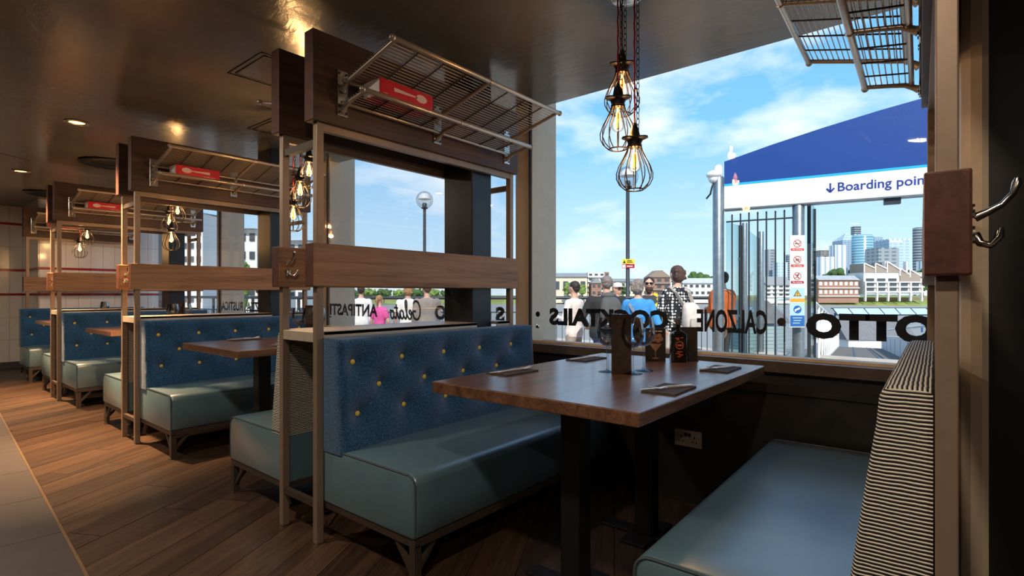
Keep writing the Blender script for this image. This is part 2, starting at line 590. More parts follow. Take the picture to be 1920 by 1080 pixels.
def round_vent(x, y, label):
    t = thing('round_ceiling_vent', label, 'ceiling vent', (x, y, CEIL))
    MB().lathe(((0.13, -0.004), (0.235, -0.004), (0.245, -0.012), (0.235, -0.024), (0.2, -0.028), (0.165, -0.02), (0.15, -0.006)), n=36, cap=False).build('vent_ring', M_COLDARK, t)
    MB().lathe(((0.15, -0.006), (0.12, -0.014), (0.06, -0.018), (0.02, -0.018)), n=28).build('vent_cone', M_POLE, t)
round_vent(-6.41, 1.54, 'large dark round ceiling vent above the third booth')
round_vent(-8.95, 1.50, 'large dark round ceiling vent above the farthest booth')
M_DISC = emit('lit_downlight_lens', (255, 186, 96), 5.0)
def downlight(x, y, label, group=None):
    t = thing('downlight', label, 'downlight', (x, y, CEIL), group=group)
    MB().lathe(((0.052, 0.001), (0.075, 0.0), (0.078, -0.005), (0.07, -0.009), (0.055, -0.008), (0.05, -0.002)), n=28, cap=False).build('trim_ring', M_CHROME, t)
    MB().lathe(((0.05, -0.001), (0.03, -0.003), (0.005, -0.003)), n=24).build('lens', M_DISC, t)
for (x, y), l in zip(SPOTS_IN_VIEW, ('small round amber downlight in the ceiling above the aisle, the nearer', 'small round amber downlight in the ceiling above the aisle, the farther')):
    downlight(x, y, l)
for x, y in FILL_SPOTS:  # same fitting reused as a body for the added, unseen fill lamps
    downlight(x, y, 'small round fill lamp added out of view over the aisle to brighten the room', 'added fill lamps out of view')

# walls out of view
MB().box(-11.0, 3.6, -4.6, -4.5, -0.05, CEIL).build('wall_back', M_DARKWALL, kind='structure')
MB().box(3.5, 3.6, -4.5, 2.98, -0.05, CEIL).build('wall_right', M_DARKWALL, kind='structure')
# tiled end wall in two planes
wl = struct('wall_left')
MB().box(-10.85, -10.712, -4.5, 1.5, 0, CEIL).build('wall_core', M_GROUT, wl)
MB().box(-10.85, -9.572, 1.512, 2.98, 0, CEIL).build('wall_core', M_GROUT, wl)
def tile_mesh(w, h, m, name):
    return MB().box(-w / 2 + 0.0015, w / 2 - 0.0015, -0.006, 0.006, 0.0015, h - 0.0015).mesh(name, m)
T_W = 0.141; T_H = 0.325
tmesh = tile_mesh(T_W, T_H, M_WTILE, 'tile'); rmesh = tile_mesh(T_W, 0.032, M_RTILE, 'red_tile')
rows = []
z = 0.10
for k, red in enumerate((0, 0, 1, 1, 0, 1, 0)):
    h = T_H
    if z + h > CEIL: break
    rows.append((z, False)); z += h
    if red:
        rows.append((z, True)); z += 0.032
top_h = CEIL - z
topmesh = tile_mesh(T_W, top_h, M_WTILE, 'short_tile')
rows.append((z, None))
def tile_face(p, d, n, face_rot, wide=T_W):
    for i in range(n):
        for (zz, red) in rows:
            o = link('red_tile' if red else 'tile', (tmesh if red is False else rmesh if red else topmesh), wl, (p[0] + d[0] * (i + 0.5) * T_W, p[1] + d[1] * (i + 0.5) * T_W, zz))
            o.rotation_euler = (0, 0, face_rot)
tile_face((-10.706, 1.5), (0, -1), 8, pi / 2)
tile_face((-10.7, 1.506), (1, 0), 8, 0)
tile_face((-9.566, 1.512), (0, 1), 10, pi / 2)
MB().box(-10.72, -10.69, -4.5, 1.5, 0, 0.10).build('baseboard_left', M_SKIRT, kind='structure')
MB().box(-10.69, -9.56, 1.485, 1.505, 0, 0.10).build('baseboard_back', M_SKIRT, kind='structure')

# window wall: dado, sill, panes, joints
wf = struct('wall_front')
MB().box(-9.55, 0.1, 2.77, 2.95, 0, 0.73).build('dado_panel', M_DARKWALL, wf)
MB().box(-9.55, 0.1, 2.755, 2.80, 0.63, 0.655).build('dado_moulding', M_DARKWALL, wf)
MB().box(-9.55, 0.3, 2.735, 3.02, 0.73, SILL - 0.008).build('trim_1', M_SILL, kind='structure')
MB().box(-9.55, 0.3, 2.815, 2.845, SILL - 0.008, SILL + 0.006).build('trim_2', M_MULL, kind='structure')
for k in range(4):
    x1, x0 = JX[k], JX[k + 1]
    w = struct('window_%d' % (k + 1), (x0, YG, SILL))
    W = x1 - x0; H = CEIL - SILL
    MB().box(0.006, W - 0.006, -0.005, 0.005, 0.004, H + 0.01).build('pane', M_PANE, w)
    MB().box(W - 0.006, W + 0.006, -0.007, 0.007, 0.0, H).build('silicone_joint', M_JOINT, w)
    MB().path([(0.07, -0.007, 0.095), (0.07, -0.016, 0.095), (0.07, -0.018, 0.095)], [0.014, 0.012, 0.006], 10).build('bolt', M_CHROME, w)
# aluminium clad fins outside every joint
for k, x in enumerate(JX[1:4]):
    MB().box(x - 0.15, x - 0.005, YG + 0.03, YG + 0.31, -0.1, CEIL + 0.4).build('trim_%d' % (k + 3), M_MULL, kind='structure')
# dark steel columns standing inside the first three partitions
for k in (1, 2, 3):
    c = MB().box(PX[k] - 0.27, PX[k] - 0.03, 2.29, 2.46, 0, CEIL)
    c.build('column', M_COLDARK, kind='structure', bevel=0.006)
# dark pier at the right with its clad edge
MB().box(0.075, 2.2, 2.10, 2.9, 0, CEIL).build('pier_wall', M_DARKWALL, kind='structure')
ed = MB()
prof = [(0.075, 2.09), (0.06, 2.088), (0.035, 2.10), (0.014, 2.13), (0.006, 2.17), (0.006, 2.84), (0.075, 2.84)]
ed.prism(prof, 0.0, CEIL)
ed.build('trim_7', M_MULL, kind='structure')

# lettering on the glass, mirrored as seen from inside
LET_Z = 0.897
def glass_word(win, body, x_left, x_right, z0, height, mat=M_BLACKVINYL, offset=0.03, label=None):
    """body read from outside; x_left..x_right as seen from inside"""
    me = text_mesh(body, 1.0, 0.0, offset)
    xs = [v.co.x for v in me.vertices]; ys = [v.co.y for v in me.vertices]
    a, b = min(xs), max(xs); c, d = min(ys), max(ys)
    ox, oy, oz = JX[win], YG, SILL
    for v in me.vertices:
        u = (v.co.x - a) / (b - a); t = (v.co.y - c) / (d - c)
        v.co = (x_right - u * (x_right - x_left) - ox, 0.0058, z0 + t * height - oz)
    me.materials.append(mat)
    return link('lettering', me, WIN[win], None, None, label)
WIN = {k: bpy.data.objects['window_%d' % k] for k in (1, 2, 3, 4)}
def glass_dot(win, x, z, r, mat):
    ox = JX[win]
    m = MB(); n = 20
    m.V = [(x - ox + r * cos(2 * pi * j / n), 0.0062, z - SILL + r * sin(2 * pi * j / n)) for j in range(n)]
    m.f(range(n))
    m.build('dot', mat, WIN[win])
glass_word(1, 'RISOTTO', -0.548, 0.16, LET_Z - 0.008, 0.122, offset=0.06, label='bold black mirrored word RISOTTO')
glass_dot(1, -0.655, 0.963, 0.020, M_BROWNVINYL)
glass_word(1, 'CALZONE', -1.073, -0.719, LET_Z, 0.122, offset=0.03, label='narrow black mirrored word CALZONE')
glass_word(1, 'COCKTAILS', -2.047, -1.232, LET_Z, 0.112, offset=0.05, label='black mirrored word COCKTAILS')
glass_dot(1, -2.14, 0.965, 0.018, M_BLACKVINYL)
glass_word(2, 'S', -2.515, -2.43, LET_Z, 0.112, offset=0.05)
glass_word(2, 'O', -3.15, -3.02, LET_Z, 0.115, offset=0.05)
glass_word(2, 'ANTIPASTI', -4.635, -3.885, LET_Z, 0.112, offset=0.035, label='black mirrored word ANTIPASTI')
glass_word(3, 'PIZZA', -6.40, -5.98, LET_Z, 0.108, offset=0.03, label='black mirrored word PIZZA')
glass_word(3, 'RUSTICA', -7.09, -6.50, LET_Z, 0.108, offset=0.03, label='black mirrored word RUSTICA')
glass_word(4, 'CO', -9.34, -9.10, LET_Z, 0.108, offset=0.04)
def script_word():
    # joined-up handwriting drawn as strokes: G, e, l, a, t, o (unit = x-height)
    st = [[(1.35, 1.75), (1.15, 2.0), (.75, 2.05), (.35, 1.75), (.12, 1.15), (.2, .5), (.6, .1), (1.1, .2), (1.35, .6), (1.38, .95), (.85, .95)],
          [(1.55, .5), (1.85, .6), (2.1, .85), (1.95, 1.05), (1.7, .85), (1.68, .4), (1.9, .1), (2.3, .3), (2.7, 1.1), (2.85, 1.9), (2.7, 2.15), (2.55, 1.8), (2.55, .6), (2.7, .12), (3.0, .3), (3.2, .6)],
          [(3.75, .85), (3.5, 1.02), (3.2, .8), (3.15, .35), (3.4, .1), (3.7, .4), (3.8, .95), (3.78, .35), (3.95, .1), (4.2, .4), (4.5, 1.2), (4.55, 1.7), (4.48, .6), (4.6, .12), (4.9, .35)],
          [(4.2, 1.25), (4.95, 1.32)],
          [(5.3, 1.0), (5.0, .75), (5.02, .3), (5.3, .08), (5.6, .35), (5.58, .8), (5.3, 1.0), (5.5, .95), (5.8, 1.05)]]
    sc_x = 0.40 / 5.8; m = MB()
    for s_ in st:
        pts = []
        for i in range(len(s_) - 1):                    # Catmull-Rom
            p0, p1, p2, p3 = s_[max(i - 1, 0)], s_[i], s_[i + 1], s_[min(i + 2, len(s_) - 1)]
            for q in range(5):
                t = q / 5
                pts.append(tuple(0.5 * (2 * p1[k] + (p2[k] - p0[k]) * t + (2 * p0[k] - 5 * p1[k] + 4 * p2[k] - p3[k]) * t * t + (3 * p1[k] - p0[k] - 3 * p2[k] + p3[k]) * t ** 3) for k in (0, 1)))
        pts.append(s_[-1])
        w = 0.0095
        V = [Vector((-3.315 - p[0] * sc_x - JX[2], 0, LET_Z - 0.012 + p[1] * 0.075 - SILL)) for p in pts]
        n0 = len(m.V)
        for i, p in enumerate(V):
            d = (V[min(i + 1, len(V) - 1)] - V[max(i - 1, 0)]).normalized()
            nn = Vector((-d.z, 0, d.x)) * w
            m.V += [(p.x + nn.x, 0.0058, p.z + nn.z), (p.x - nn.x, 0.0058, p.z - nn.z)]
        for i in range(len(V) - 1):
            m.f((n0 + 2 * i, n0 + 2 * i + 1, n0 + 2 * i + 3, n0 + 2 * i + 2))
    m.build('lettering', M_BLACKVINYL, WIN[2], label='black mirrored handwritten word Gelato')
script_word()

# twin socket on the dado
t = thing('power_socket', 'brushed steel twin power socket on the dark panel under the window', 'power socket', (-1.085, 2.77, 0.338))
MB().box(-0.073, 0.073, -0.008, 0, -0.043, 0.043).build('face_plate', M_LEDGE, t, bevel=0.003)
for sx in (-0.036, 0.036):
    m = MB()
    m.box(sx - 0.003, sx + 0.003, -0.010, -0.007, 0.004, 0.016).box(sx - 0.014, sx - 0.007, -0.010, -0.007, -0.018, -0.012).box(sx + 0.007, sx + 0.014, -0.010, -0.007, -0.018, -0.012)
    m.build('socket_holes', M_BLACKVINYL, t)
    MB().box(sx * 0.28 - 0.007, sx * 0.28 + 0.007, -0.014, -0.007, 0.012, 0.03).build('switch', M_BLACKVINYL, t)
# ================================================================== PARTITIONS
NTH = {0: 'nearest', 1: 'second', 2: 'third', 3: 'fourth', 4: 'farthest'}
PART_DESC = {0: 'oak and bronze steel booth partition at the right edge, nearest the viewer',
             1: 'oak and bronze steel booth partition, the tall central one left of the near table',
             2: 'oak and bronze steel booth partition between the second and third tables',
             3: 'oak and bronze steel booth partition between the third and fourth tables',
             4: 'oak and bronze steel booth partition against the white tiled wall'}
def coat_hook(parent, s, x, y, z):
    """double hook standing out along s*x"""
    def q(pts): return [(x + s * a, y + b, z + c) for a, b, c in pts]
    h = MB()
    h.path(q([(0, 0, -0.03), (0.004, 0, -0.03)]), 0.016, 12)
    h.path(q([(0, 0, 0.012), (0.004, 0, 0.012)]), 0.013, 12)
    h.path(q([(0.004, 0, 0.0), (0.02, 0, 0.008), (0.04, 0, 0.02), (0.054, 0, 0.038), (0.059, 0, 0.056), (0.060, 0, 0.064)]), [0.008, 0.0065, 0.005, 0.005, 0.007, 0.004], 8)
    for dy in (-1, 1):
        h.path(q([(0.004, 0, -0.03), (0.012, 0.006 * dy, -0.046), (0.026, 0.018 * dy, -0.05), (0.036, 0.026 * dy, -0.036), (0.037, 0.029 * dy, -0.022)]), [0.008, 0.006, 0.005, 0.0055, 0.003], 8)
    return h.build('coat_hook', M_CHROME, parent, label='polished metal coat hook')
def partition(k, single=False, y0=1.235, y1=2.64):
    t = thing('booth_partition', PART_DESC[k], 'partition', (PX[k], 0, 0))
    xs = [0.0] if single else [0.0, -0.30]
    a, b = y0 + 0.045, y1 - 0.04
    for x in xs:
        for y in (a, b):
            MB().box(x - 0.017, x + 0.017, y - 0.017, y + 0.017, 0, 1.856).build('post', M_FRAME, t, bevel=0.003)
        MB().box(x - 0.034, x + 0.034, y0, y1, 1.133, 1.322).endface().build('mid_rail', [M_RAIL, M_ENDGRAIN], t, bevel=0.004)
        MB().box(x - 0.036, x + 0.036, y0 - 0.002, y1, 1.855, 2.25).endface().build('top_beam', [M_BEAM, M_ENDGRAIN], t, bevel=0.004)
        MB().box(x - 0.014, x + 0.014, a + 0.017, b - 0.017, 1.822, 1.855).build('head_rail', M_FRAME, t)
    if k == 0: coat_hook(t, 1, 0.034, y0 + 0.02, 1.235)
    if not single:
        for y in (a, b):
            MB().box(-0.283, -0.017, y - 0.012, y + 0.012, 1.752, 1.784).build('cross_bar', M_LEG, t)
            MB().box(-0.283, -0.017, y - 0.012, y + 0.012, 0.155, 0.182).build('cross_bar', M_LEG, t)
        MB().box(-0.283, -0.017, a - 0.015, a + 0.02, 0.885, 0.93).build('ledge_end_cap', M_LEDGE, t, bevel=0.002)
        col = k in (1, 2, 3)
        segs = ((a + 0.018, 2.285), (2.465, b - 0.018)) if col else ((a + 0.018, b - 0.018),)
        for p, q in segs:
            MB().box(-0.315, 0.015, p, q, 0.915, 0.932).box(0.005, 0.015, p, q, 0.895, 0.932).box(-0.315, -0.305, p, q, 0.895, 0.932).build('ledge', M_LEDGE, t, bevel=0.002)
        coat_hook(t, 1, -0.266, y0 + 0.045, 1.235)
        MB().box(-0.282, -0.276, b - 0.03, b + 0.065, 1.83, 1.92).path([(-0.276, b + 0.03, 1.875), (-0.266, b + 0.03, 1.875)], 0.012, 10).build('fixing_plate', M_LEDGE, t)
    return t
for k in (1, 2, 3):
    partition(k)
P0X = -0.0125
TURN = radians(2.3)
def turn0(t, ang=None):
    """the nearest partition stands a little out of line with the others"""
    piv = Vector((P0X, 1.28, 0)); ang = ang or TURN; m = Matrix.Rotation(ang, 4, 'Z')
    t.location = piv + m @ (t.location - piv)
    t.rotation_euler = (0, 0, ang)
    return t
PX_SAVE = PX[0]; PX[0] = P0X
turn0(partition(0, True, y1=2.75))
PX[0] = PX_SAVE
partition(4, True, y0=1.33)

# ------------------------------------------------------------------ luggage racks
def rack(k, s, xf, label, y0=1.363, y1=2.535, dz=0.0):
    """s: side (+1 towards +x); xf: centre line of the frame it hangs on"""
    t = thing('luggage_rack', label, 'luggage rack', (xf + s * 0.036, y0, 1.9 + dz), group='luggage racks on the partition beams')
    L = y1 - y0
    def q(pts): return [(s * a, b, c) for a, b, c in pts]
    for y in (0.012, L / 2, L - 0.012):
        b = MB()
        b.box(min(0, s * 0.007), max(0, s * 0.007), y - 0.027, y + 0.027, 0, 0.205)
        b.build('bracket_plate', M_CHROME, t, bevel=0.003)
        g = MB()
        g.path(q([(0.006, y, 0.115), (0.02, y, 0.128), (0.045, y, 0.148), (0.09, y, 0.158), (0.25, y, 0.199), (0.386, y, 0.234)]), [0.017, 0.013, 0.011, 0.010, 0.009, 0.009], 8)
        g.build('upper_arm', M_TUBE, t)
        g = MB()
        g.path(q([(0.006, y, 0.028), (0.02, y, 0.036), (0.05, y, 0.053), (0.10, y, 0.062), (0.183, y, 0.075)]), [0.016, 0.012, 0.010, 0.0085, 0.0085], 8)
        g.build('lower_arm', M_TUBE, t)
        for (dy, dz2) in ((-0.018, 0.015), (0.018, 0.015), (-0.018, 0.19), (0.018, 0.19)):
            pass
        for (dy, dz2) in ((-0.018, 0.015), (0.018, 0.015), (-0.018, 0.19), (0.018, 0.19)) if k == 1 or k == 0 else ():
            MB().path(q([(0.006, y + dy, dz2), (0.010, y + dy, dz2)]), 0.005, 8).build('screw', M_POLE, t)
    for (x, z, r, n) in ((0.386, 0.234, 0.0115, 'outer_tube'), (0.183, 0.075, 0.0115, 'outer_tube'), (0.045, 0.146, 0.009, 'inner_tube'), (0.03, 0.052, 0.009, 'inner_tube')):
        m = MB()
        m.path(q([(x, -0.012, z), (x, -0.006, z), (x, L + 0.006, z), (x, L + 0.012, z)]), [r * 0.7, r, r, r * 0.7], 10)
        if n == 'outer_tube':
            for y in (-0.006, L / 2, L + 0.006):
                m.ball((s * x, y, z), r * 1.28, 10, 6)
        m.build(n, M_TUBE, t)
    w = MB()
    for i in range(17):
        u = (i + 1) / 18
        w.path(q([(0.045 + u * 0.341, 0, 0.146 + u * 0.088 + 0.007), (0.045 + u * 0.341, L, 0.146 + u * 0.088 + 0.007)]), 0.0021, 5)
    for i in range(7):
        u = (i + 1) / 8
        w.path(q([(0.03 + u * 0.153, 0, 0.052 + u * 0.023 + 0.006), (0.03 + u * 0.153, L, 0.052 + u * 0.023 + 0.006)]), 0.0021, 5)
    w.build('grid_wires', M_WIRE, t, kind='stuff')
    w = MB()
    for i in range(8):
        if i in (0,): continue
        y = L * i / 8
        if i == 4: continue
        w.path(q([(0.045, y, 0.146), (0.386, y, 0.234)]), 0.0032, 6)
        w.path(q([(0.03, y, 0.052), (0.183, y, 0.075)]), 0.0032, 6)
    w.build('cross_rods', M_LEG, t, kind='stuff')
    return t
turn0(rack(0, -1, P0X, 'steel luggage rack cut off by the top right corner, above the striped bench', 1.44, 2.62, -0.035))
RACK_L = {1: 'steel luggage rack on the tall central partition, holding a red box',
          2: 'steel luggage rack on the third partition from the right, holding a red box',
          3: 'steel luggage rack on the fourth partition from the right, holding a red box',
          4: 'steel luggage rack on the partition by the tiled wall, holding a red box'}
for k in (1, 2, 3, 4):
    rack(k, 1, PX[k], RACK_L[k], *((1.363, 2.535) if k < 4 else (1.42, 2.535)))
for k in (1, 2, 3):
    rack(k, -1, PX[k] - 0.30, 'steel luggage rack on the hidden far side of the %s' % {1: 'tall central partition', 2: 'third partition from the right', 3: 'fourth partition from the right'}[k])

# red boxes with a spoon printed on the front, standing on the racks
def red_box(k, y, flip, label):
    t = thing('red_box', label, 'box', (PX[k] + 0.036 + 0.185, y, 1.978), group='red boxes on the luggage racks')
    L, H, D = 0.31, 0.078, 0.125
    MB().box(-D, 0, 0, L, 0, H).build('carton', M_RED, t, bevel=0.004)
    MB().box(-D + 0.006, -0.006, -0.0015, 0.001, 0.005, H - 0.005).build('pale_end', M_WHITE, t, label='pale end panel')
    m = MB(); n = 18
    def disc(cy, cz, ry, rz):
        b = len(m.V)
        m.V.extend([(0.0016, cy + ry * cos(2 * pi * j / n), cz + rz * sin(2 * pi * j / n)) for j in range(n)])
        m.f([b + j for j in range(n)])
    f = (lambda v: L - v) if flip else (lambda v: v)
    disc(f(0.075), H * 0.55, 0.034, 0.019)
    b = len(m.V)
    m.V += [(0.0016, f(0.10), H * 0.55 + 0.003), (0.0016, f(0.10), H * 0.55 - 0.003), (0.0016, f(0.235), H * 0.55 - 0.009), (0.0016, f(0.235), H * 0.55 + 0.009)]
    m.f((b, b + 1, b + 2, b + 3))
    m.build('spoon_print', M_PALEPRINT, t, label='pale printed spoon')
    w = MB()
    for i, (a, l) in enumerate(((0.19, 0.012), (0.208, 0.028), (0.242, 0.022), (0.27, 0.006))):
        if flip: a = 0.02 + i * 0.006
        w.box(0.0008, 0.0016, a, a + (l if not flip else 0.003), 0.012, 0.016)
    w.build('small_print', M_PALEPRINT, t)
red_box(1, 1.447, True, 'red box on the rack of the tall central partition')
red_box(2, 1.46, False, 'red box on the rack of the third partition from the right')
red_box(3, 1.47, False, 'red box on the rack of the fourth partition from the right')
red_box(4, 1.55, False, 'red box on the rack by the tiled wall')

# ================================================================== BENCHES
YA, YB = 1.295, 2.725
def arc(cx, cz, r, a0, a1, n):
    return [(cx + r * cos(radians(a0 + (a1 - a0) * i / n)), cz + r * sin(radians(a0 + (a1 - a0) * i / n))) for i in range(n + 1)]
def seat_mesh():
    m = MB()
    x0, x1, z0, z1 = 0.022, 0.635, 0.185, 0.425
    def prof(ins, crown):
        X0, X1, Z0, Z1 = x0, x1 - ins, z0 + ins * 0.3, z1 - ins
        r = 0.042
        p = [(X0, Z0), (X1 - 0.012, Z0), (X1, Z0 + 0.012)]
        p += [(X1 + 0.006, (Z0 + Z1) / 2)]
        p += arc(X1 - r, Z1 - r, r, 0, 90, 7)
        p += [(X0 + (X1 - X0) * u, Z1 + crown * (1 - (2 * u - 1) ** 2)) for u in (0.8, 0.6, 0.4, 0.2)]
        p += [(X0, Z1)]
        return p
    rs = []
    for i, (y, ins) in enumerate(((YA, 0.012), (YA + 0.006, 0.004), (YA + 0.016, 0.0), (YA + 0.12, 0), (YA + 0.35, 0), ((YA + YB) / 2, 0), (YB - 0.35, 0), (YB - 0.12, 0), (YB - 0.016, 0), (YB - 0.004, 0.005), (YB, 0.012))):
        u = (y - YA) / (YB - YA)
        cr = 0.014 * min(1, 4 * u * (1 - u) * 1.6)
        rs.append([(a, y, c) for a, c in prof(ins, cr)])
    m.rings(rs)
    return m.mesh('seat', M_LEATHER)
def piping_mesh(yy):
    m = MB()
    for y in (yy,):
        pts = [(0.03, y, 0.420)] + [(0.2, y, 0.421), (0.4, y, 0.421)] + [(a, y, c) for a, c in arc(0.635 - 0.044, 0.425 - 0.046, 0.042, 90, 0, 6)] + [(0.634, y, 0.3), (0.632, y, 0.195)]
        m.path(pts, 0.0045, 6)
    return m.mesh('piping' if yy < 2 else 'piping_far', M_PIPING)
BUT = [(y, 0.797) for y in (1.385, 1.66, 1.935, 2.21, 2.485)] + [(y, 0.683) for y in (1.522, 1.797, 2.072, 2.347)] + [(y, 0.567) for y in (1.40, 1.66, 1.935, 2.21, 2.485)]
def blue_x(y, z):
    z0, z1 = 0.41, 0.905
    e = min(y - (YA - 0.005), (YB - 0.07) - y, z1 - z, (z - z0) * 2 + 0.02)
    r = 0.03
    off = 0
    if e < r:
        off = r - sqrt(max(0, r * r - (r - max(e, 0)) ** 2))
    x = 0.150 + 0.035 * (z1 - z) / (z1 - z0) * 0.9
    d = 0
    for by, bz in BUT:
        q = ((y - by) ** 2 + (z - bz) ** 2)
        d += 0.022 * exp(-q / 0.0011) + 0.034 * exp(-q / 0.0065)
    return x - d - off
def blue_back_mesh():
    m = MB()
    ny, nz = 96, 36
    y0, y1, z0, z1 = YA - 0.005, YB - 0.07, 0.41, 0.905
    ys = [y0 + (y1 - y0) * i / ny for i in range(ny + 1)]; zs = [z0 + (z1 - z0) * j / nz for j in range(nz + 1)]
    ys[0] += 0.0; ys[1] = y0 + 0.006; ys[-2] = y1 - 0.006; zs[-2] = z1 - 0.005
    for y in ys:
        for z in zs: m.V.append((blue_x(y, z), y, z))
    k = nz + 1
    for i in range(ny):
        for j in range(nz):
            m.f((i * k + j, (i + 1) * k + j, (i + 1) * k + j + 1, i * k + j + 1), True)
    b = len(m.V)
    m.V += [(0.02, y0, z0), (0.02, y1, z0), (0.02, y1, z1), (0.02, y0, z1)]
    m.f((b, b + 3, b + 2, b + 1))
    m.f([i * k for i in range(ny, -1, -1)] + [b, b + 1])
    m.f([i * k + nz for i in range(ny + 1)] + [b + 2, b + 3])
    m.f([j for j in range(k)] + [b + 3, b])
    m.f([ny * k + j for j in range(nz, -1, -1)] + [b + 1, b + 2])
    return m.mesh('backrest', M_TWEED)
def striped_back_mesh():
    m = MB()
    rs = []
    for y, ins in ((YA, 0.010), (YA + 0.004, 0.004), (YA + 0.014, 0.0), (YB - 0.09, 0.0), (YB - 0.076, 0.006)):
        r = 0.03
        p = [(0.02, 0.41), (0.168 - ins, 0.41), (0.157 - ins, 0.5), (0.141 - ins, 0.62), (0.125 - ins, 0.74), (0.110 - ins, 0.84)]
        p += arc(0.106 - ins - r, 0.918 - ins - r, r, 8, 90, 5)
        p += [(0.02 + 0.01, 0.918 - ins), (0.02, 0.912 - ins)]
        rs.append([(a, y, c) for a, c in p])
    m.rings(rs)
    return m.mesh('backrest', M_STRIPE)
def mirror_me(me):
    c = me.copy()
    for v in c.vertices: v.co.x = -v.co.x
    c.flip_normals()
    return c
SEAT, PIP, PIP2, BLUE, STR = seat_mesh(), piping_mesh(YA + 0.003), piping_mesh(YB - 0.003), blue_back_mesh(), striped_back_mesh()
BUTM = MB().path([(0, 0, 0), (0.006, 0, 0), (0.0095, 0, 0), (0.011, 0, 0)], [0.0125, 0.0125, 0.009, 0.003], 12).mesh('button', M_BUTTON)
def frame_mesh():
    m = MB()
    for y in (YA + 0.02, YB - 0.03):
        m.box(0.018, 0.628, y - 0.015, y + 0.015, 0.155, 0.187)
    m.box(0.6, 0.63, YA + 0.03, YB - 0.03, 0.155, 0.187)
    m.box(0.02, 0.05, YA + 0.03, YB - 0.03, 0.155, 0.187)
    m.bar((0.02, YA + 0.02, 0.075), (0.10, YA + 0.02, 0.16), 0.018)
    return m.mesh('base_frame', M_LEG)
def leg_mesh(y, dy):
    m = MB()
    m.box(0.596, 0.628, y - 0.016, y + 0.016, 0, 0.16)
    m.bar((0.60, y, 0.05), (0.50, y, 0.16), 0.018)
    m.bar((0.612, y, 0.05), (0.612, y + dy * 0.10, 0.16), 0.018)
    m.box(0.59, 0.634, y - 0.022, y + 0.022, 0, 0.006)
    return m.mesh('leg', M_LEG)
FRM, LG1, LG2 = frame_mesh(), leg_mesh(YA + 0.02, 1), leg_mesh(YB - 0.03, -1)
LG2.name = 'leg_far'
MIR = {m.name: mirror_me(m) for m in (SEAT, PIP, PIP2, STR, FRM, LG1, LG2)}
def bench(s, x, label, group, blue):
    t = thing('bench_seat', label, 'bench', (x, 0, 0), group=group)
    g = (lambda me: me) if s > 0 else (lambda me: MIR[me.name])
    link('seat', g(SEAT), t); link('piping', g(PIP), t); link('piping', g(PIP2), t); link('base_frame', g(FRM), t)
    link('leg', g(LG1), t); link('leg', g(LG2), t)
    if blue:
        b = link('backrest', BLUE, t, label='blue tweed backrest with yellow buttons')
        for by, bz in BUT:
            link('button', BUTM, b, (blue_x(by, bz) - 0.002, by, bz))
    else:
        link('backrest', g(STR), t, label='backrest in black and cream striped corduroy')
    return t
BL = {1: 'teal bench with blue buttoned back on the left of the nearest table',
      2: 'teal bench with blue buttoned back on the left of the second table from the front',
      3: 'teal bench with blue buttoned back on the left of the third table from the front',
      4: 'teal bench with blue buttoned back against the tiled wall'}
ST = {0: 'teal bench with striped back at the lower right corner, facing the nearest table',
      1: 'teal bench with striped back behind the tall central partition, facing the second table',
      2: 'teal bench with striped back behind the third partition, facing the third table',
      3: 'teal bench with striped back behind the fourth partition, facing the farthest table'}
for k in (1, 2, 3, 4): bench(1, PX[k], BL[k], 'blue backed benches', True)
for k in (0, 1, 2, 3):
    _t = bench(-1, PX[k] - 0.30, ST[k], 'striped backed benches', False)
    if k == 0: turn0(_t, radians(1.3))

# ================================================================== TABLES
TZ = 0.773
TX = [-1.09, -3.56, -6.03, -8.40]
TL = ['dark wooden pedestal table in the nearest booth', 'dark wooden pedestal table in the second booth, behind the central partition',
      'dark wooden pedestal table in the third booth from the front', 'dark wooden pedestal table in the farthest booth by the tiled wall']
def table(x, label):
    t = thing('pedestal_table', label, 'table', (x, 1.355, 0), group='pedestal tables in the booths')
    MB().box(-0.42, 0.42, 0, 1.255, TZ - 0.042, TZ).build('table_top', M_TABLE, t, bevel=0.004)
    for y in (0.335, 0.93):
        MB().box(-0.041, 0.041, y - 0.041, y + 0.041, 0.012, TZ - 0.05).build('pedestal', M_POLE, t, bevel=0.004)
        MB().box(-0.21, 0.21, y - 0.04, y + 0.04, 0, 0.014).box(-0.06, 0.06, y - 0.15, y + 0.15, 0, 0.014).build('foot_plate', M_POLE, t, bevel=0.004)
        MB().box(-0.2, 0.2, y - 0.07, y + 0.07, TZ - 0.052, TZ - 0.042).build('mounting_plate', M_POLE, t)
for x, l in zip(TX, TL): table(x, l)

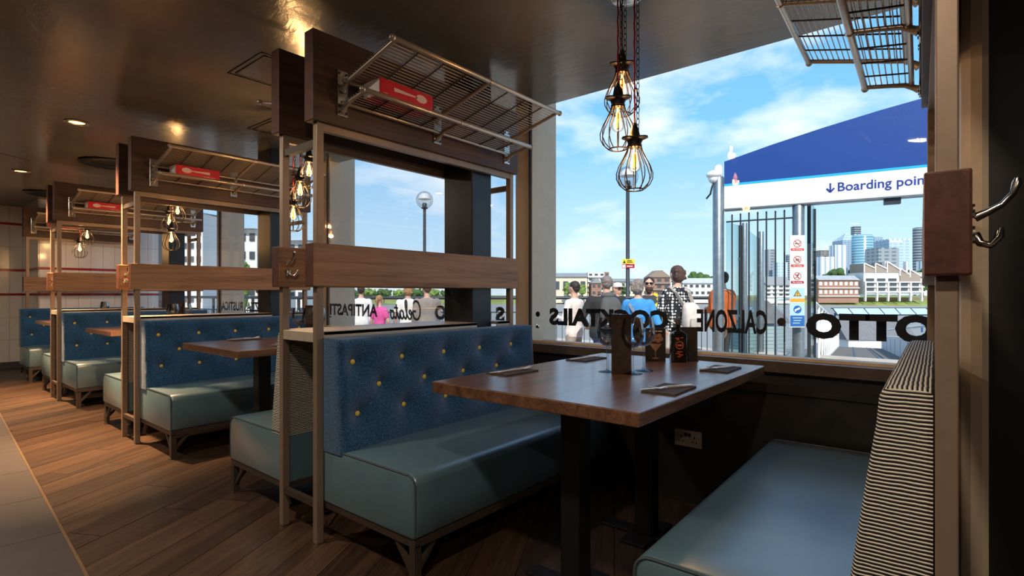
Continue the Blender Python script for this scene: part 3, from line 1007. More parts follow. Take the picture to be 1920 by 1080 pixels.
# ------------------------------------------------------------------ things on the tables
def fork_mesh():
    m = MB()
    pr = [(-0.095, 0.004, 0.002), (-0.05, 0.0035, 0.004), (0.0, 0.0022, 0.007), (0.035, 0.003, 0.006), (0.05, 0.009, 0.003), (0.06, 0.0105, 0.003)]
    rs = []
    for y, w, z in pr:
        rs.append([(-w, y, z), (w, y, z), (w, y, z + 0.002), (-w, y, z + 0.002)])
    m.rings(rs, False)
    for x in (-0.009, -0.003, 0.003, 0.009):
        m.path([(x, 0.058, 0.004), (x, 0.075, 0.006), (x, 0.098, 0.012)], [0.0018, 0.0016, 0.0007], 5)
    return m.mesh('fork', M_CUTLERY)
def knife_mesh():
    m = MB()
    pr = [(-0.11, 0.006, 0.0), (-0.06, 0.0065, 0.001), (-0.01, 0.005, 0.001), (0.0, 0.006, 0.002), (0.06, 0.0085, 0.002), (0.095, 0.006, 0.002), (0.11, 0.001, 0.002)]
    rs = []
    for y, w, h in pr:
        t_ = 0.005 if y < -0.005 else 0.0016
        rs.append([(-w, y, 0.001), (w, y, 0.001), (w, y, 0.001 + t_), (-w, y, 0.001 + t_)])
    m.rings(rs, False)
    return m.mesh('knife', M_CUTLERY)
FORK, KNIFE = fork_mesh(), knife_mesh()
NAPK = MB().box(-0.058, 0.058, -0.1, 0.1, 0, 0.003).box(-0.056, 0.058, -0.098, 0.1, 0.003, 0.006).mesh('napkin', M_NAPKIN)
def setting(x, y, rz, fz, kz, where):
    o = link('napkin', NAPK, None, (x, y, TZ)); o.rotation_euler = (0, 0, rz); tag(o, 'folded taupe napkin ' + where, 'napkin', 'folded napkins')
    o = link('fork', FORK, None, (x + 0.012, y, TZ + 0.0085)); o.rotation_euler = (0, 0, fz); tag(o, 'steel fork on the napkin ' + where, 'fork', 'steel forks')
    o = link('knife', KNIFE, None, (x - 0.012, y, TZ + 0.006)); o.rotation_euler = (0, 0, kz); tag(o, 'steel knife on the napkin ' + where, 'knife', 'steel knives')
setting(-0.75, 1.745, 0.03, radians(155), radians(152), 'at the near right place of the nearest table')
setting(-0.78, 2.355, 0.02, radians(160), radians(-20), 'at the far right place of the nearest table')
setting(-1.42, 1.72, -0.04, radians(-6), radians(170), 'at the near left place of the nearest table')
setting(-1.42, 2.30, 0.0, radians(-8), radians(172), 'at the far left place of the nearest table')
setting(-3.89, 1.72, 0.0, radians(-6), radians(174), 'at the near left place of the second table')
setting(-3.23, 1.72, 0.0, radians(160), radians(152), 'at the near right place of the second table')
setting(-6.36, 1.72, 0.0, radians(-6), radians(174), 'at the near left place of the third table')

def glass_meshes():
    bowl = MB().lathe([(0.004, 0.095), (0.018, 0.099), (0.032, 0.112), (0.041, 0.133), (0.043, 0.155), (0.040, 0.18), (0.0335, 0.207), (0.0327, 0.207), (0.039, 0.18), (0.042, 0.155), (0.040, 0.134), (0.031, 0.114), (0.017, 0.1015), (0.003, 0.0985)], n=32).mesh('bowl', M_WINE)
    stem = MB().lathe([(0.0065, 0.004), (0.0045, 0.012), (0.0038, 0.04), (0.0038, 0.075), (0.005, 0.09), (0.008, 0.096)], n=16).mesh('stem', M_WINE)
    foot = MB().lathe([(0.035, 0.0), (0.0355, 0.0015), (0.03, 0.003), (0.012, 0.006), (0.005, 0.009)], n=32).mesh('foot', M_WINE)
    return bowl, stem, foot
GB, GS, GF = glass_meshes()
def wine_glass(x, y, label, sc=1.0):
    t = thing('wine_glass', label, 'wine glass', (x, y, TZ), group='wine glasses on the tables')
    t.scale = (sc, sc, sc)
    link('bowl', GB, t); link('stem', GS, t); link('foot', GF, t)
S = 1.10
wine_glass(-1.128, 1.995, 'wine glass left of the tall menu card on the nearest table', S)
wine_glass(-1.018, 2.005, 'wine glass right of the tall menu card on the nearest table, the nearer', S)
wine_glass(-1.022, 2.115, 'wine glass right of the tall menu card on the nearest table, the farther', S)
for i, (x, y) in enumerate(((-3.62, 1.98), (-3.51, 2.0), (-3.55, 2.1))):
    wine_glass(x, y, ('left', 'right', 'farthest')[i] + ' of the three wine glasses on the second table', S)
for i, (x, y) in enumerate(((-6.1, 1.98), (-6.0, 1.97), (-6.02, 2.09))):
    wine_glass(x, y, ('left', 'right', 'farthest')[i] + ' of the three wine glasses on the third table', S)
for i, (x, y) in enumerate(((-8.47, 1.98), (-8.36, 1.96))):
    wine_glass(x, y, ('left', 'right')[i] + ' one of the two wine glasses on the farthest table', S)
# tall folded menu standing between the glasses
def tall_menu(x, y, label):
    t = thing('menu_card', label, 'menu', (x, y, TZ), radians(0))
    MB().prism([(-0.030, -0.012), (-0.022, -0.03), (-0.018, -0.03), (-0.026, 0.03), (-0.030, 0.03)], 0, 0.245).build('left_leaf', M_MENU, t)
    MB().prism([(-0.020, -0.03), (-0.016, -0.032), (0.036, 0.030), (0.033, 0.034)], 0, 0.243).build('right_leaf', plain('menu_photo_leaf', (70, 56, 48), 0.15, var=0.3, scale=26) if 'menu_photo_leaf' not in MATS else MATS['menu_photo_leaf'], t)
tall_menu(-1.06, 1.975, 'tall dark folded menu standing between the wine glasses on the nearest table')
tall_menu(-3.58, 2.05, 'tall dark folded menu standing between the wine glasses on the second table')
tall_menu(-6.05, 2.04, 'tall dark folded menu standing between the wine glasses on the third table')
# cocktail card in a stand
t = thing('cocktail_card', 'brown drinks card with a printed cocktail glass beside the bottle', 'menu card', (-1.125, 2.455, TZ), radians(32))
MB().box(-0.048, 0.048, -0.002, 0.002, 0, 0.16).build('card', M_MENU, t)
MB().box(-0.05, 0.05, -0.012, 0.012, 0, 0.006).build('card_foot', M_PANE, t)
m = MB()
n = 14
def flat_ellipse(m, cx, cz, rx, rz, y, n=14):
    b = len(m.V); m.V.extend([(cx + rx * cos(2 * pi * j / n), y, cz + rz * sin(2 * pi * j / n)) for j in range(n)]); m.f([b + j for j in range(n)])
m.V += [(-0.03, -0.0026, 0.085), (0.03, -0.0026, 0.085), (0.003, -0.0026, 0.048), (-0.003, -0.0026, 0.048)]; m.f((0, 1, 2, 3))
m.box(-0.0015, 0.0015, -0.0027, -0.002, 0.015, 0.05)
flat_ellipse(m, 0, 0.014, 0.018, 0.004, -0.0026)
for i, (cx, cz) in enumerate(((-0.024, 0.1), (-0.006, 0.106), (0.012, 0.1), (0.026, 0.108), (0.0, 0.122), (-0.02, 0.12), (0.018, 0.124))):
    flat_ellipse(m, cx, cz, 0.011, 0.011, -0.0027 - i * 0.00005)
m.build('cocktail_print', plain('cocktail_print_ink', (150, 108, 84), 0.4, var=0.25), t, label='printed cocktail glass in tan')
m = MB()
for k, (a, l) in enumerate(((-0.03, 0.008), (-0.018, 0.01), (-0.004, 0.012), (0.012, 0.018))):
    m.box(a, a + l, -0.0027, -0.002, 0.143, 0.148)
m.build('print_line', M_PALEPRINT, t)
t = thing('card_holder', 'dark picture card standing behind the bottle on the nearest table', 'menu card', (-1.02, 2.555, TZ), radians(36))
MB().box(-0.062, 0.062, -0.002, 0.002, 0, 0.165).build('card', plain('green_brown_card', (52, 46, 38), 0.35, var=0.45, scale=22), t)
MB().box(-0.064, 0.064, -0.014, 0.014, 0, 0.005).build('card_foot', M_POLE, t)
# bottle
t = thing('oil_bottle', 'dark square-shouldered bottle with orange emblem on the nearest table', 'bottle', (-1.025, 2.49, TZ), radians(36))
def rr(w, d, z, n=5):
    r = min(w, d) * 0.35
    pts = []
    for cx, cy, a in ((w - r, d - r, 0), (-w + r, d - r, 90), (-w + r, -d + r, 180), (w - r, -d + r, 270)):
        pts += [(cx + r * cos(radians(a + 90 * i / n)), cy + r * sin(radians(a + 90 * i / n)), z) for i in range(n + 1)]
    return pts
m = MB()
m.rings([rr(0.034, 0.026, 0.0), rr(0.0365, 0.028, 0.004), rr(0.0365, 0.028, 0.128), rr(0.034, 0.026, 0.138), rr(0.02, 0.018, 0.147), rr(0.0125, 0.0125, 0.153)])
m.build('body', M_BOTTLE, t)
MB().lathe(((0.0125, 0.15), (0.0115, 0.16), (0.0115, 0.185)), n=16).build('neck', M_BOTTLE, t)
MB().lathe(((0.0135, 0.18), (0.0135, 0.203), (0.012, 0.206)), n=16).build('cap', plain('brown_bottle_cap', (70, 44, 34), 0.5), t)
m = MB()
for i in range(20):
    a0, a1 = 2 * pi * i / 20, 2 * pi * (i + 1) / 20
    b = len(m.V)
    m.V += [(0.019 * cos(a0), -0.0285, 0.083 + 0.019 * sin(a0)), (0.019 * cos(a1), -0.0285, 0.083 + 0.019 * sin(a1)), (0.0155 * cos(a1), -0.0285, 0.083 + 0.0155 * sin(a1)), (0.0155 * cos(a0), -0.0285, 0.083 + 0.0155 * sin(a0))]
    m.f((b, b + 1, b + 2, b + 3))
m.box(-0.011, 0.011, -0.029, -0.028, 0.079, 0.087)
for i, (a, z_, l) in enumerate(((-0.02, 0.115, 0.018), (0.004, 0.117, 0.014), (-0.014, 0.108, 0.012), (-0.012, 0.05, 0.026), (-0.018, 0.042, 0.02), (-0.004, 0.035, 0.02), (-0.01, 0.027, 0.014))):
    m.box(a, a + l, -0.029, -0.028, z_, z_ + 0.004)
m.build('emblem', M_ORANGE, t, label='orange round emblem')

# ================================================================== PENDANT LAMPS
def cage_mesh():
    m = MB()
    # pear-shaped cage: (radius, height) from the collar down; origin at the collar's underside
    pr = [(0.027, 0.0), (0.032, -0.022), (0.046, -0.052), (0.064, -0.085), (0.075, -0.118), (0.074, -0.142), (0.062, -0.166), (0.044, -0.182), (0.036, -0.186)]
    for j in range(12):
        a = 2 * pi * j / 12
        m.path([(r * cos(a), r * sin(a), z) for r, z in pr], 0.0023, 5)
    for r, z, rr_ in ((0.036, -0.186, 0.003), (0.028, 0.0, 0.003)):
        m.path([(r * cos(2 * pi * j / 20), r * sin(2 * pi * j / 20), z) for j in range(20)], rr_, 6, True)
    return m.mesh('cage', M_IRON)
def socket_mesh():
    m = MB()
    n = 24; rs = []
    for r, z, w in ((0.014, 0.078, 0), (0.018, 0.066, 0), (0.021, 0.05, 0), (0.024, 0.036, 0), (0.03, 0.03, 0.1), (0.046, 0.032, 0.3), (0.047, 0.026, 0.3), (0.032, 0.02, 0.12), (0.028, 0.008, 0), (0.028, -0.008, 0)):
        rs.append([(r * (1 + w * cos(3 * 2 * pi * j / n)) * cos(2 * pi * j / n), r * (1 + w * cos(3 * 2 * pi * j / n)) * sin(2 * pi * j / n), z) for j in range(n)])
    m.rings(rs)
    m.path([(0, 0, 0.075), (0, 0, 0.095)], [0.012, 0.006], 10)
    return m.mesh('socket', M_IRON)
def bulb_mesh():
    return MB().lathe([(0.013, -0.002), (0.015, -0.02), (0.022, -0.045), (0.029, -0.072), (0.030, -0.085), (0.026, -0.1), (0.015, -0.11), (0.003, -0.113)], n=20).mesh('bulb', M_BULBGLASS)
def heart_mesh():
    return MB().ball((0, 0, -0.062), (0.011, 0.011, 0.036), 10, 8).mesh('glow', M_GLOW)
def fil_mesh():
    m = MB()
    for j in range(6):
        a = 2 * pi * j / 6
        m.path([(0.006 * cos(a), 0.006 * sin(a), -0.03), (0.016 * cos(a + .3), 0.016 * sin(a + .3), -0.09)], 0.0016, 5)
    m.path([(0, 0, 0.0), (0, 0, -0.03)], 0.004, 6)
    return m.mesh('filament', M_FIL)
CAGE, SOCK, BULB, HEART, FIL = cage_mesh(), socket_mesh(), bulb_mesh(), heart_mesh(), fil_mesh()
def chain_mesh(h):
    m = MB(); k = max(2, int(h / 0.024)); st = h / k
    for i in range(k):
        pts = []
        for j in range(10):
            a = 2 * pi * j / 10
            u, v = 0.0065 * cos(a), (st * 0.62) * sin(a)
            pts.append((u, 0, i * st + st / 2 + v) if i % 2 else (u * 0.3, u * 0.95, i * st + st / 2 + v))
        m.path(pts, 0.0016, 5, True)
    return m.mesh('chain', M_IRON)
def pendant(x, y, zc, label, lit, watt, dx=0.012):
    """zc: height of the collar underside"""
    t = thing('pendant_lamp', label, 'pendant lamp', (x, y, zc), group='caged pendant lamps over the tables')
    link('cage', CAGE, t); link('socket', SOCK, t)
    b = link('bulb', BULB, t)
    link('filament', FIL, b); link('glow', HEART, b)
    h = CEIL - 0.03 - zc - 0.09
    m = MB(); n = int(h / 0.02)
    m.path([(0.0012 * cos(i * 1.7), 0.0012 * sin(i * 1.7), 0.09 + h * i / n) for i in range(n + 1)], 0.0036, 6)
    m.build('cord', M_CORD, t)
    c = link('chain', chain_mesh(h + 0.03), t, (dx, 0.006, 0.062), kind='stuff')
    lamp('bulb_lamp', 'POINT', (x, y, zc - 0.07), watt, (1.0, 0.60, 0.26), None, shadow_soft_size=0.02)
def cluster(x, y, zs, words, watt, n=3):
    t = thing('ceiling_rose', 'round steel ceiling rose above the pendant lamps of the %s booth' % words, 'ceiling rose', (x, y, CEIL))
    MB().lathe(((0.075, 0.0), (0.075, -0.012), (0.06, -0.026), (0.02, -0.032), (0.004, -0.033)), n=28).build('rose_plate', M_CHROME, t)
    MB().path([(-0.03, 0, -0.026), (-0.03, 0, -0.045), (-0.022, 0, -0.052), (-0.014, 0, -0.045)], 0.003, 6).build('hook', M_IRON, t)
    for i, (dx, dy, z) in enumerate(zs[:n]):
        w = ('highest', 'middle', 'lowest') if n == 3 else ('upper', 'lower')
        pendant(x + dx, y + dy, z, '%s caged pendant lamp with amber bulb over the %s booth table' % (w[i], words), True, watt)
LZ = ((-0.032, 0.02, 2.07), (-0.022, -0.035, 1.905), (0.048, -0.02, 1.725))
cluster(-1.09, 2.09, LZ, 'nearest', 4.5)
cluster(-3.56, 1.98, ((0.03, 0.03, 2.04), (0.0, -0.02, 1.90), (-0.04, -0.05, 1.73)), 'second', 9)
cluster(-6.03, 1.98, ((0.0, 0.03, 2.01), (-0.045, -0.03, 1.90), (0.045, -0.04, 1.72)), 'third', 9)
cluster(-8.40, 1.75, ((0.03, 0.03, 1.90), (-0.04, -0.03, 1.74)), 'farthest', 9, 2)
# ================================================================== OUTSIDE: quay, river, far bank
GZ = -0.25
M_PAVE = plain('pale_quay_paving', (190, 180, 166), 0.85, 0, 0.12, scale=3)
M_WATER = NT('river_water')
_v = M_WATER.coord((1, 1, 1), 'Object', False)
M_WATER.b.inputs['Base Color'].default_value = (*lin((150, 146, 136)), 1)
M_WATER.set(Roughness=0.6)
M_WATER.b.inputs['Specular IOR Level'].default_value = 0.25
M_WATER.bump(M_WATER.noise(_v, 0.35, 5, 0.6), 0.5, 0.4)
M_WATER = M_WATER.m
M_GRASS = plain('river_grass', (132, 142, 74), 0.9, 0, 0.3, scale=0.15)
M_EMB = plain('brown_embankment', (142, 122, 96), 0.9, 0, 0.2, scale=0.1)
M_GSTEEL = plain('galvanised_steel', (138, 144, 146), 0.35, 0.75, 0.12, scale=12)
M_DKSTEEL = plain('dark_grey_steel', (58, 62, 66), 0.45, 0.4)
M_WPAINT = plain('white_paint', (232, 230, 226), 0.5, 0, 0.03)
M_SIGNBLUE = plain('royal_blue_sign', (18, 62, 136), 0.4, 0, 0.02)
M_CYAN = plain('cyan_line', (40, 176, 224), 0.35, 0, 0.02)
M_NAVY = plain('navy_print', (34, 52, 138), 0.45, 0, 0.02)
M_SIGNRED = plain('sign_red', (204, 66, 50), 0.45, 0, 0.03)
M_SIGNYEL = plain('sign_yellow', (236, 204, 36), 0.45, 0, 0.03)
M_AMBER = plain('sign_amber', (222, 158, 54), 0.45, 0, 0.03)
M_PALEBLUE = plain('sign_pale_blue', (170, 202, 222), 0.45, 0, 0.03)
M_SIGNMID = plain('sign_blue', (34, 92, 160), 0.45, 0, 0.03)
M_MAROON = plain('sign_maroon', (166, 22, 44), 0.45, 0, 0.03)
M_GREENGLASS = glass_sheet('greenish_glass', (0.80, 0.90, 0.88), 0.08)
M_GLOBE = glass_sheet('clear_globe', (0.86, 0.87, 0.88), 0.2, 0.7)

qa = struct('quay_pavement')
MB().box(-40, 9, 2.97, 12.6, GZ - 0.3, GZ).build('paving', M_PAVE, qa)
MB().box(-40, 9, 12.6, 13.0, -6.0, GZ + 0.05).build('coping', M_PAVE, qa)
MB().box(-1500, 1500, 13, 262, -3.75, -3.65).build('river', M_WATER, kind='structure')
fb = struct('bank_ground')
fx, fy = spot(960, 250)
fb.location = (fx, fy, 0); fb.rotation_euler = (0, 0, YAW)
MB().prism([(-2, -4.6), (8, -1.9), (9, -1.9), (9, -6), (-2, -6)], -420, 420, 'yz').build('grass_slope', M_GRASS, fb)
MB().box(-420, 420, 8.5, 12, -3, -0.6).build('river_wall', M_EMB, fb)
MB().box(-420, 420, 10, 400, -3, -0.7).build('land', M_GRASS, fb)

# promenade railing
def railing(px0, px1, d0, d1, label, n):
    x0, y0 = spot(px0, d0); x1, y1 = spot(px1, d1)
    t = thing('quay_railing', label, 'railing', (x0, y0, GZ))
    dx, dy = x1 - x0, y1 - y0; L = sqrt(dx * dx + dy * dy)
    t.rotation_euler = (0, 0, math.atan2(dy, dx))
    MB().cyl((0, 0, 1.27), (L, 0, 1.27), 0.032).build('top_rail', M_DKSTEEL, t)
    MB().cyl((0, 0, 0.98), (L, 0, 0.98), 0.014).build('mid_rail', M_DKSTEEL, t)
    MB().cyl((0, 0, 0.12), (L, 0, 0.12), 0.014).build('bottom_rail', M_DKSTEEL, t)
    k = max(2, int(L / 1.6))
    for i in range(k + 1):
        MB().bar((L * i / k, 0, 0), (L * i / k, 0, 1.27), 0.045).build('post', M_DKSTEEL, t)
    m = MB()
    for i in range(int(L / 0.11)):
        m.bar((i * 0.11, 0, 0.12), (i * 0.11, 0, 0.98), 0.012)
    m.build('balusters', M_DKSTEEL, t, kind='stuff')
railing(560, 1350, 11.0, 10.6, 'dark steel quay railing behind the standing people', 0)
railing(230, 560, 15.5, 11.0, 'dark steel quay railing seen through the farther windows', 0)

# globe street lamps
def street_lamp(px, d, zc, label, plate=False):
    x, y = spot(px, d)
    t = thing('street_lamp', label, 'street lamp', (x, y, GZ), YAW, 'globe street lamps')
    h = zc - GZ
    MB().path([(0, 0, 0), (0, 0, 0.9), (0, 0, 0.95), (0, 0, h - 0.22)], [0.075, 0.075, 0.042, 0.038], 14).build('pole', M_DKSTEEL, t)
    MB().lathe(((0.045, h - 0.24), (0.09, h - 0.215), (0.09, h - 0.2), (0.06, h - 0.19), (0.06, h - 0.1), (0.045, h - 0.08)), n=16).build('lamp_base', M_DKSTEEL, t)
    MB().ball((0, 0, h), 0.225, 24, 16).build('globe', M_GLOBE, t)
    MB().lathe(((0.17, h + 0.02), (0.15, h + 0.10), (0.09, h + 0.16), (0.01, h + 0.18)), n=20).build('reflector', M_WPAINT, t)
    if plate:
        z = high(495, d) - GZ
        MB().box(-0.13, 0.13, -0.06, -0.052, z, z + 0.10).build('yellow_plate', M_SIGNYEL, t, label='yellow warning plate')
        MB().box(-0.13, 0.13, -0.06, -0.052, z - 0.09, z - 0.005).build('red_plate', M_MAROON, t, label='red plate')
        m = MB()
        m.box(-0.03, 0.07, -0.063, -0.060, z + 0.06, z + 0.075).box(-0.03, 0.09, -0.063, -0.060, z + 0.03, z + 0.045)
        m.prism([(-0.115, z + 0.015), (-0.055, z + 0.015), (-0.085, z + 0.08)], -0.063, -0.060, 'xz')
        m.build('black_marks', M_BLACKVINYL, t)
        MB().box(-0.03, 0.09, -0.063, -0.060, z - 0.06, z - 0.04).box(-0.125, -0.06, -0.063, -0.060, z - 0.08, z - 0.02).build('white_marks', M_WPAINT, t)
street_lamp(796, 13.9, high(375, 13.9), 'globe street lamp framed by the central partition')
street_lamp(1177, 11.3, high(332, 11.3), 'globe street lamp behind the nearest hanging lamps, with a yellow and red plate', True)

# ------------------------------------------------------------------ boarding gate
GA = Vector((2.97, 7.5)); GB_ = Vector((4.89, 6.38))
def gate_pt(px):
    a = (px - 960) / FPX
    d = GB_ - GA
    t_ = (a * GA.y - GA.x) / (d.x - a * d.y)
    p = GA + d * t_
    w = R_ * p.x + F_ * p.y
    return w.x, w.y, p.y
gdir = (R_ * (GB_ - GA).x + F_ * (GB_ - GA).y).normalized()
gang = math.atan2(gdir.y, gdir.x)
gx, gy, _d = gate_pt(1358)
t = thing('boarding_sign', 'big blue and white boarding point sign over the pier gate', 'sign', (gx, gy, 0), gang)
SB, ST_ = 2.29, 2.605
ang_L = 4.2
def top_z(u): return 2.95 + 0.475 * (u / 2.21) * (1.12 - 0.12 * u / 2.21) if u < 3.3 else 0
poly = [(0, ST_ + 0.03), (ang_L, ST_ + 0.03)] + [(u, 2.95 + 0.27 * u - 0.024 * u * u) for u in (4.2, 3.6, 3.0, 2.4, 1.8, 1.2, 0.6, 0.0)]
MB().prism(poly, 0, 0.16, 'xz').build('blue_panel', M_SIGNBLUE, t)
MB().box(0, ang_L, -0.002, 0.16, ST_, ST_ + 0.03).build('cyan_line', M_CYAN, t)
MB().box(0, ang_L, 0, 0.16, SB, ST_).build('white_panel', M_WPAINT, t)
MB().box(-0.012, ang_L, -0.006, 0.166, SB - 0.018, SB).build('bottom_edge', M_GSTEEL, t)
def gate_u(px):
    x, y, _ = gate_pt(px)
    return (Vector((x, y)) - Vector((gx, gy))).dot(gdir)
me = text_mesh('Boarding point', 1.0, 0.0, 0.012)
xs = [v.co.x for v in me.vertices]
me2 = text_mesh('Boarding poin', 1.0, 0.0, 0.012); wn_ = max(v.co.x for v in me2.vertices) - min(v.co.x for v in me2.vertices)
sc_ = (gate_u(1733) - gate_u(1571)) / wn_
u0 = gate_u(1571)
for v in me.vertices: v.co = (u0 + (v.co.x - min(xs)) * sc_, -0.004, 2.405 + v.co.y * sc_)
me.materials.append(M_NAVY)
link('lettering', me, t, label='navy words Boarding point')
ua = gate_u(1557)
m = MB()
m.bar((ua, -0.004, 2.405), (ua, -0.004, 2.515), 0.018, 0.004, (0, 1, 0))
m.bar((ua + 0.001, -0.004, 2.402), (ua - 0.042, -0.004, 2.45), 0.02, 0.004, (0, 1, 0)).bar((ua - 0.001, -0.004, 2.402), (ua + 0.042, -0.004, 2.45), 0.02, 0.004, (0, 1, 0))
m.build('arrow', M_NAVY, t, label='navy arrow pointing down')
u1 = gate_u(1674)
MB().box(u1 - 0.085, u1 + 0.085, 0.03, 0.14, SB - 0.085, SB - 0.012).build('sensor_box', M_DKSTEEL, t)
# posts
def steel_post(px, d, ztop, r, label, group=None):
    x, y = spot(px, d)
    t = thing('steel_post', label, 'post', (x, y, GZ), group=group)
    h = ztop - GZ
    MB().path([(0, 0, 0), (0, 0, h - 0.02), (0, 0, h)], [r, r, r * 0.85], 18).build('shaft', M_GSTEEL, t)
    MB().lathe(((r * 1.8, 0), (r * 1.8, 0.012), (r * 1.05, 0.02)), n=18).build('foot_flange', M_GSTEEL, t)
    return t
tp = steel_post(1347, 7.55, high(332, 7.55), 0.076, 'galvanised gate post with a white camera dome on top')
h = high(332, 7.55) - GZ
MB().lathe(((0.05, h), (0.06, h + 0.06), (0.05, h + 0.15), (0.02, h + 0.17)), n=16, c=(0.0, 0, 0)).build('camera_mount', M_WPAINT, tp)
cd_ = MB().ball((-0.05, -0.04, h + 0.03), (0.105, 0.105, 0.06), 18, 8).ball((-0.05, -0.04, h - 0.02), (0.075, 0.075, 0.075), 18, 10).build('camera_dome', M_WPAINT, tp, label='white camera dome')
MB().path([(-0.03, -0.06, h - 0.05), (-0.06, -0.09, h - 0.15), (-0.08, -0.09, h - 0.24), (-0.14, -0.08, h - 0.30)], 0.012, 6).build('cable', M_BLACKVINYL, tp)
steel_post(1497, 7.10, high(384, 7.10), 0.074, 'galvanised gate post carrying the tall notice plate')
steel_post(1396, 10.0, high(418, 10.0), 0.05, 'slim steel post behind the gate bars, the taller one')
steel_post(1427, 12.0, high(434, 12.0), 0.06, 'slim steel post behind the gate bars, the shorter one')
# notice plate
nx, ny = spot(1495, 6.95)
t = thing('notice_plate', 'tall plate of prohibition and warning signs on the gate post', 'sign', (nx, ny, high(614, 6.95)), YAW)
PW, PH = 0.097, high(441, 6.95) - high(614, 6.95)
MB().box(-PW, PW, 0, 0.012, 0, PH).build('plate', M_WPAINT, t, bevel=0.004)
def band(z0, z1, m, name, lab=None):
    MB().box(-PW + 0.004, PW - 0.004, -0.002, 0.002, PH * z0, PH * z1).build(name, m, t, label=lab)
band(0.01, 0.13, M_SIGNMID, 'caption_bar'); band(0.13, 0.27, M_PALEBLUE, 'pale_panel'); band(0.275, 0.315, M_AMBER, 'caption_bar'); band(0.32, 0.43, M_PALEBLUE, 'pale_panel')
def ring(m, cz, r0, r1, y, n=24, cx=0):
    for i in range(n):
        a0, a1 = 2 * pi * i / n, 2 * pi * (i + 1) / n
        b = len(m.V)
        m.V += [(cx + r1 * cos(a0), y, cz + r1 * sin(a0)), (cx + r1 * cos(a1), y, cz + r1 * sin(a1)), (cx + r0 * cos(a1), y, cz + r0 * sin(a1)), (cx + r0 * cos(a0), y, cz + r0 * sin(a0))]
        m.f((b, b + 1, b + 2, b + 3))
def pict(zc, kind, cap):
    zc *= PH
    b = MB()
    if kind == 0:      # cigarette
        b.box(-0.035, 0.02, -0.003, -0.001, zc - 0.006, zc + 0.003).box(0.024, 0.032, -0.003, -0.001, zc - 0.006, zc + 0.003)
        b.bar((0.028, -0.002, zc + 0.006), (0.036, -0.002, zc + 0.02), 0.004, 0.002, (0, 1, 0))
    elif kind == 1:    # bicycle
        ring(b, zc - 0.01, 0.013, 0.016, -0.003, 14, -0.02); ring(b, zc - 0.01, 0.013, 0.016, -0.003, 14, 0.02)
        for p, q in (((-0.02, -0.01), (-0.006, 0.014)), ((-0.006, 0.014), (0.016, 0.012)), ((0.016, 0.012), (0.0, -0.01)), ((0.0, -0.01), (-0.006, 0.014)), ((0.02, -0.01), (0.012, 0.022)), ((-0.02, -0.01), (0, -0.01))):
            b.bar((p[0], -0.002, zc + p[1]), (q[0], -0.002, zc + q[1]), 0.003, 0.002, (0, 1, 0))
    else:              # running figure
        flat_ellipse(b, 0.014, zc + 0.028, 0.008, 0.008, -0.003, 12)
        for p, q, w in (((0.008, 0.02), (-0.004, -0.004), 0.012), ((-0.004, -0.004), (0.014, -0.016), 0.007), ((0.014, -0.016), (0.008, -0.034), 0.006), ((-0.004, -0.004), (-0.016, -0.02), 0.007), ((-0.016, -0.02), (-0.034, -0.022), 0.006), ((0.006, 0.016), (0.026, 0.006), 0.005), ((0.004, 0.016), (-0.016, 0.018), 0.005), ((-0.016, 0.018), (-0.026, 0.006), 0.005)):
            b.bar((p[0], -0.002, zc + p[1]), (q[0], -0.002, zc + q[1]), w, 0.002, (0, 1, 0))
    b.build('pictogram', M_BLACKVINYL, t)
    r = MB()
    ring(r, zc, 0.043, 0.051, -0.0035)
    r.bar((-0.032, -0.0035, zc + 0.032), (0.032, -0.0035, zc - 0.032), 0.008, 0.001, (0, 1, 0))
    r.build('prohibition_ring', M_SIGNRED, t, label='red prohibition ring')
    z1 = zc - 0.062
    MB().box(-PW + 0.012, PW - 0.012, -0.002, 0.002, z1 - 0.033, z1).build('caption_bar', M_SIGNRED if kind < 2 else M_MAROON, t)
    me = text_mesh(cap, 0.026, 0, 0.0)
    xs = [v.co.x for v in me.vertices]; w = max(xs)
    for v in me.vertices: v.co = (v.co.x - w / 2, -0.003, z1 - 0.025 + v.co.y)
    me.materials.append(M_WPAINT)
    link('lettering', me, t)
pict(0.91, 0, 'No smoking'); pict(0.735, 1, 'No cycling'); pict(0.555, 2, 'No running')
m = MB(); zc = PH * 0.345
m.prism([(-0.052, zc - 0.008), (0.052, zc - 0.008), (0, zc + 0.075)], -0.003, -0.001, 'xz')
m.build('warning_triangle', M_BLACKVINYL, t)
m = MB(); m.prism([(-0.039, zc - 0.001), (0.039, zc - 0.001), (0, zc + 0.061)], -0.004, -0.002, 'xz'); m.build('triangle_face', M_AMBER, t)
MB().box(-0.004, 0.004, -0.005, -0.004, zc + 0.018, zc + 0.042).box(-0.004, 0.004, -0.005, -0.004, zc + 0.006, zc + 0.013).build('exclamation_mark', M_BLACKVINYL, t)
m = MB(); flat_ellipse(m, 0, PH * 0.195, 0.052, 0.052, -0.003, 24); m.build('blue_disc', M_SIGNMID, t)
m = MB(); m.bar((-0.034, -0.004, PH * 0.185), (0.03, -0.004, PH * 0.21), 0.022, 0.001, (0, 1, 0)).bar((-0.036, -0.004, PH * 0.17), (-0.01, -0.004, PH * 0.192), 0.01, 0.001, (0, 1, 0)); m.build('camera_pictogram', M_WPAINT, t)
m = MB()
for i in range(3):
    m.box(-0.06 + 0.01 * (i % 2), 0.06 - 0.014 * i, -0.004, -0.002, PH * (0.10 - 0.028 * i), PH * (0.108 - 0.028 * i))
m.build('small_print', M_PALEBLUE, t)
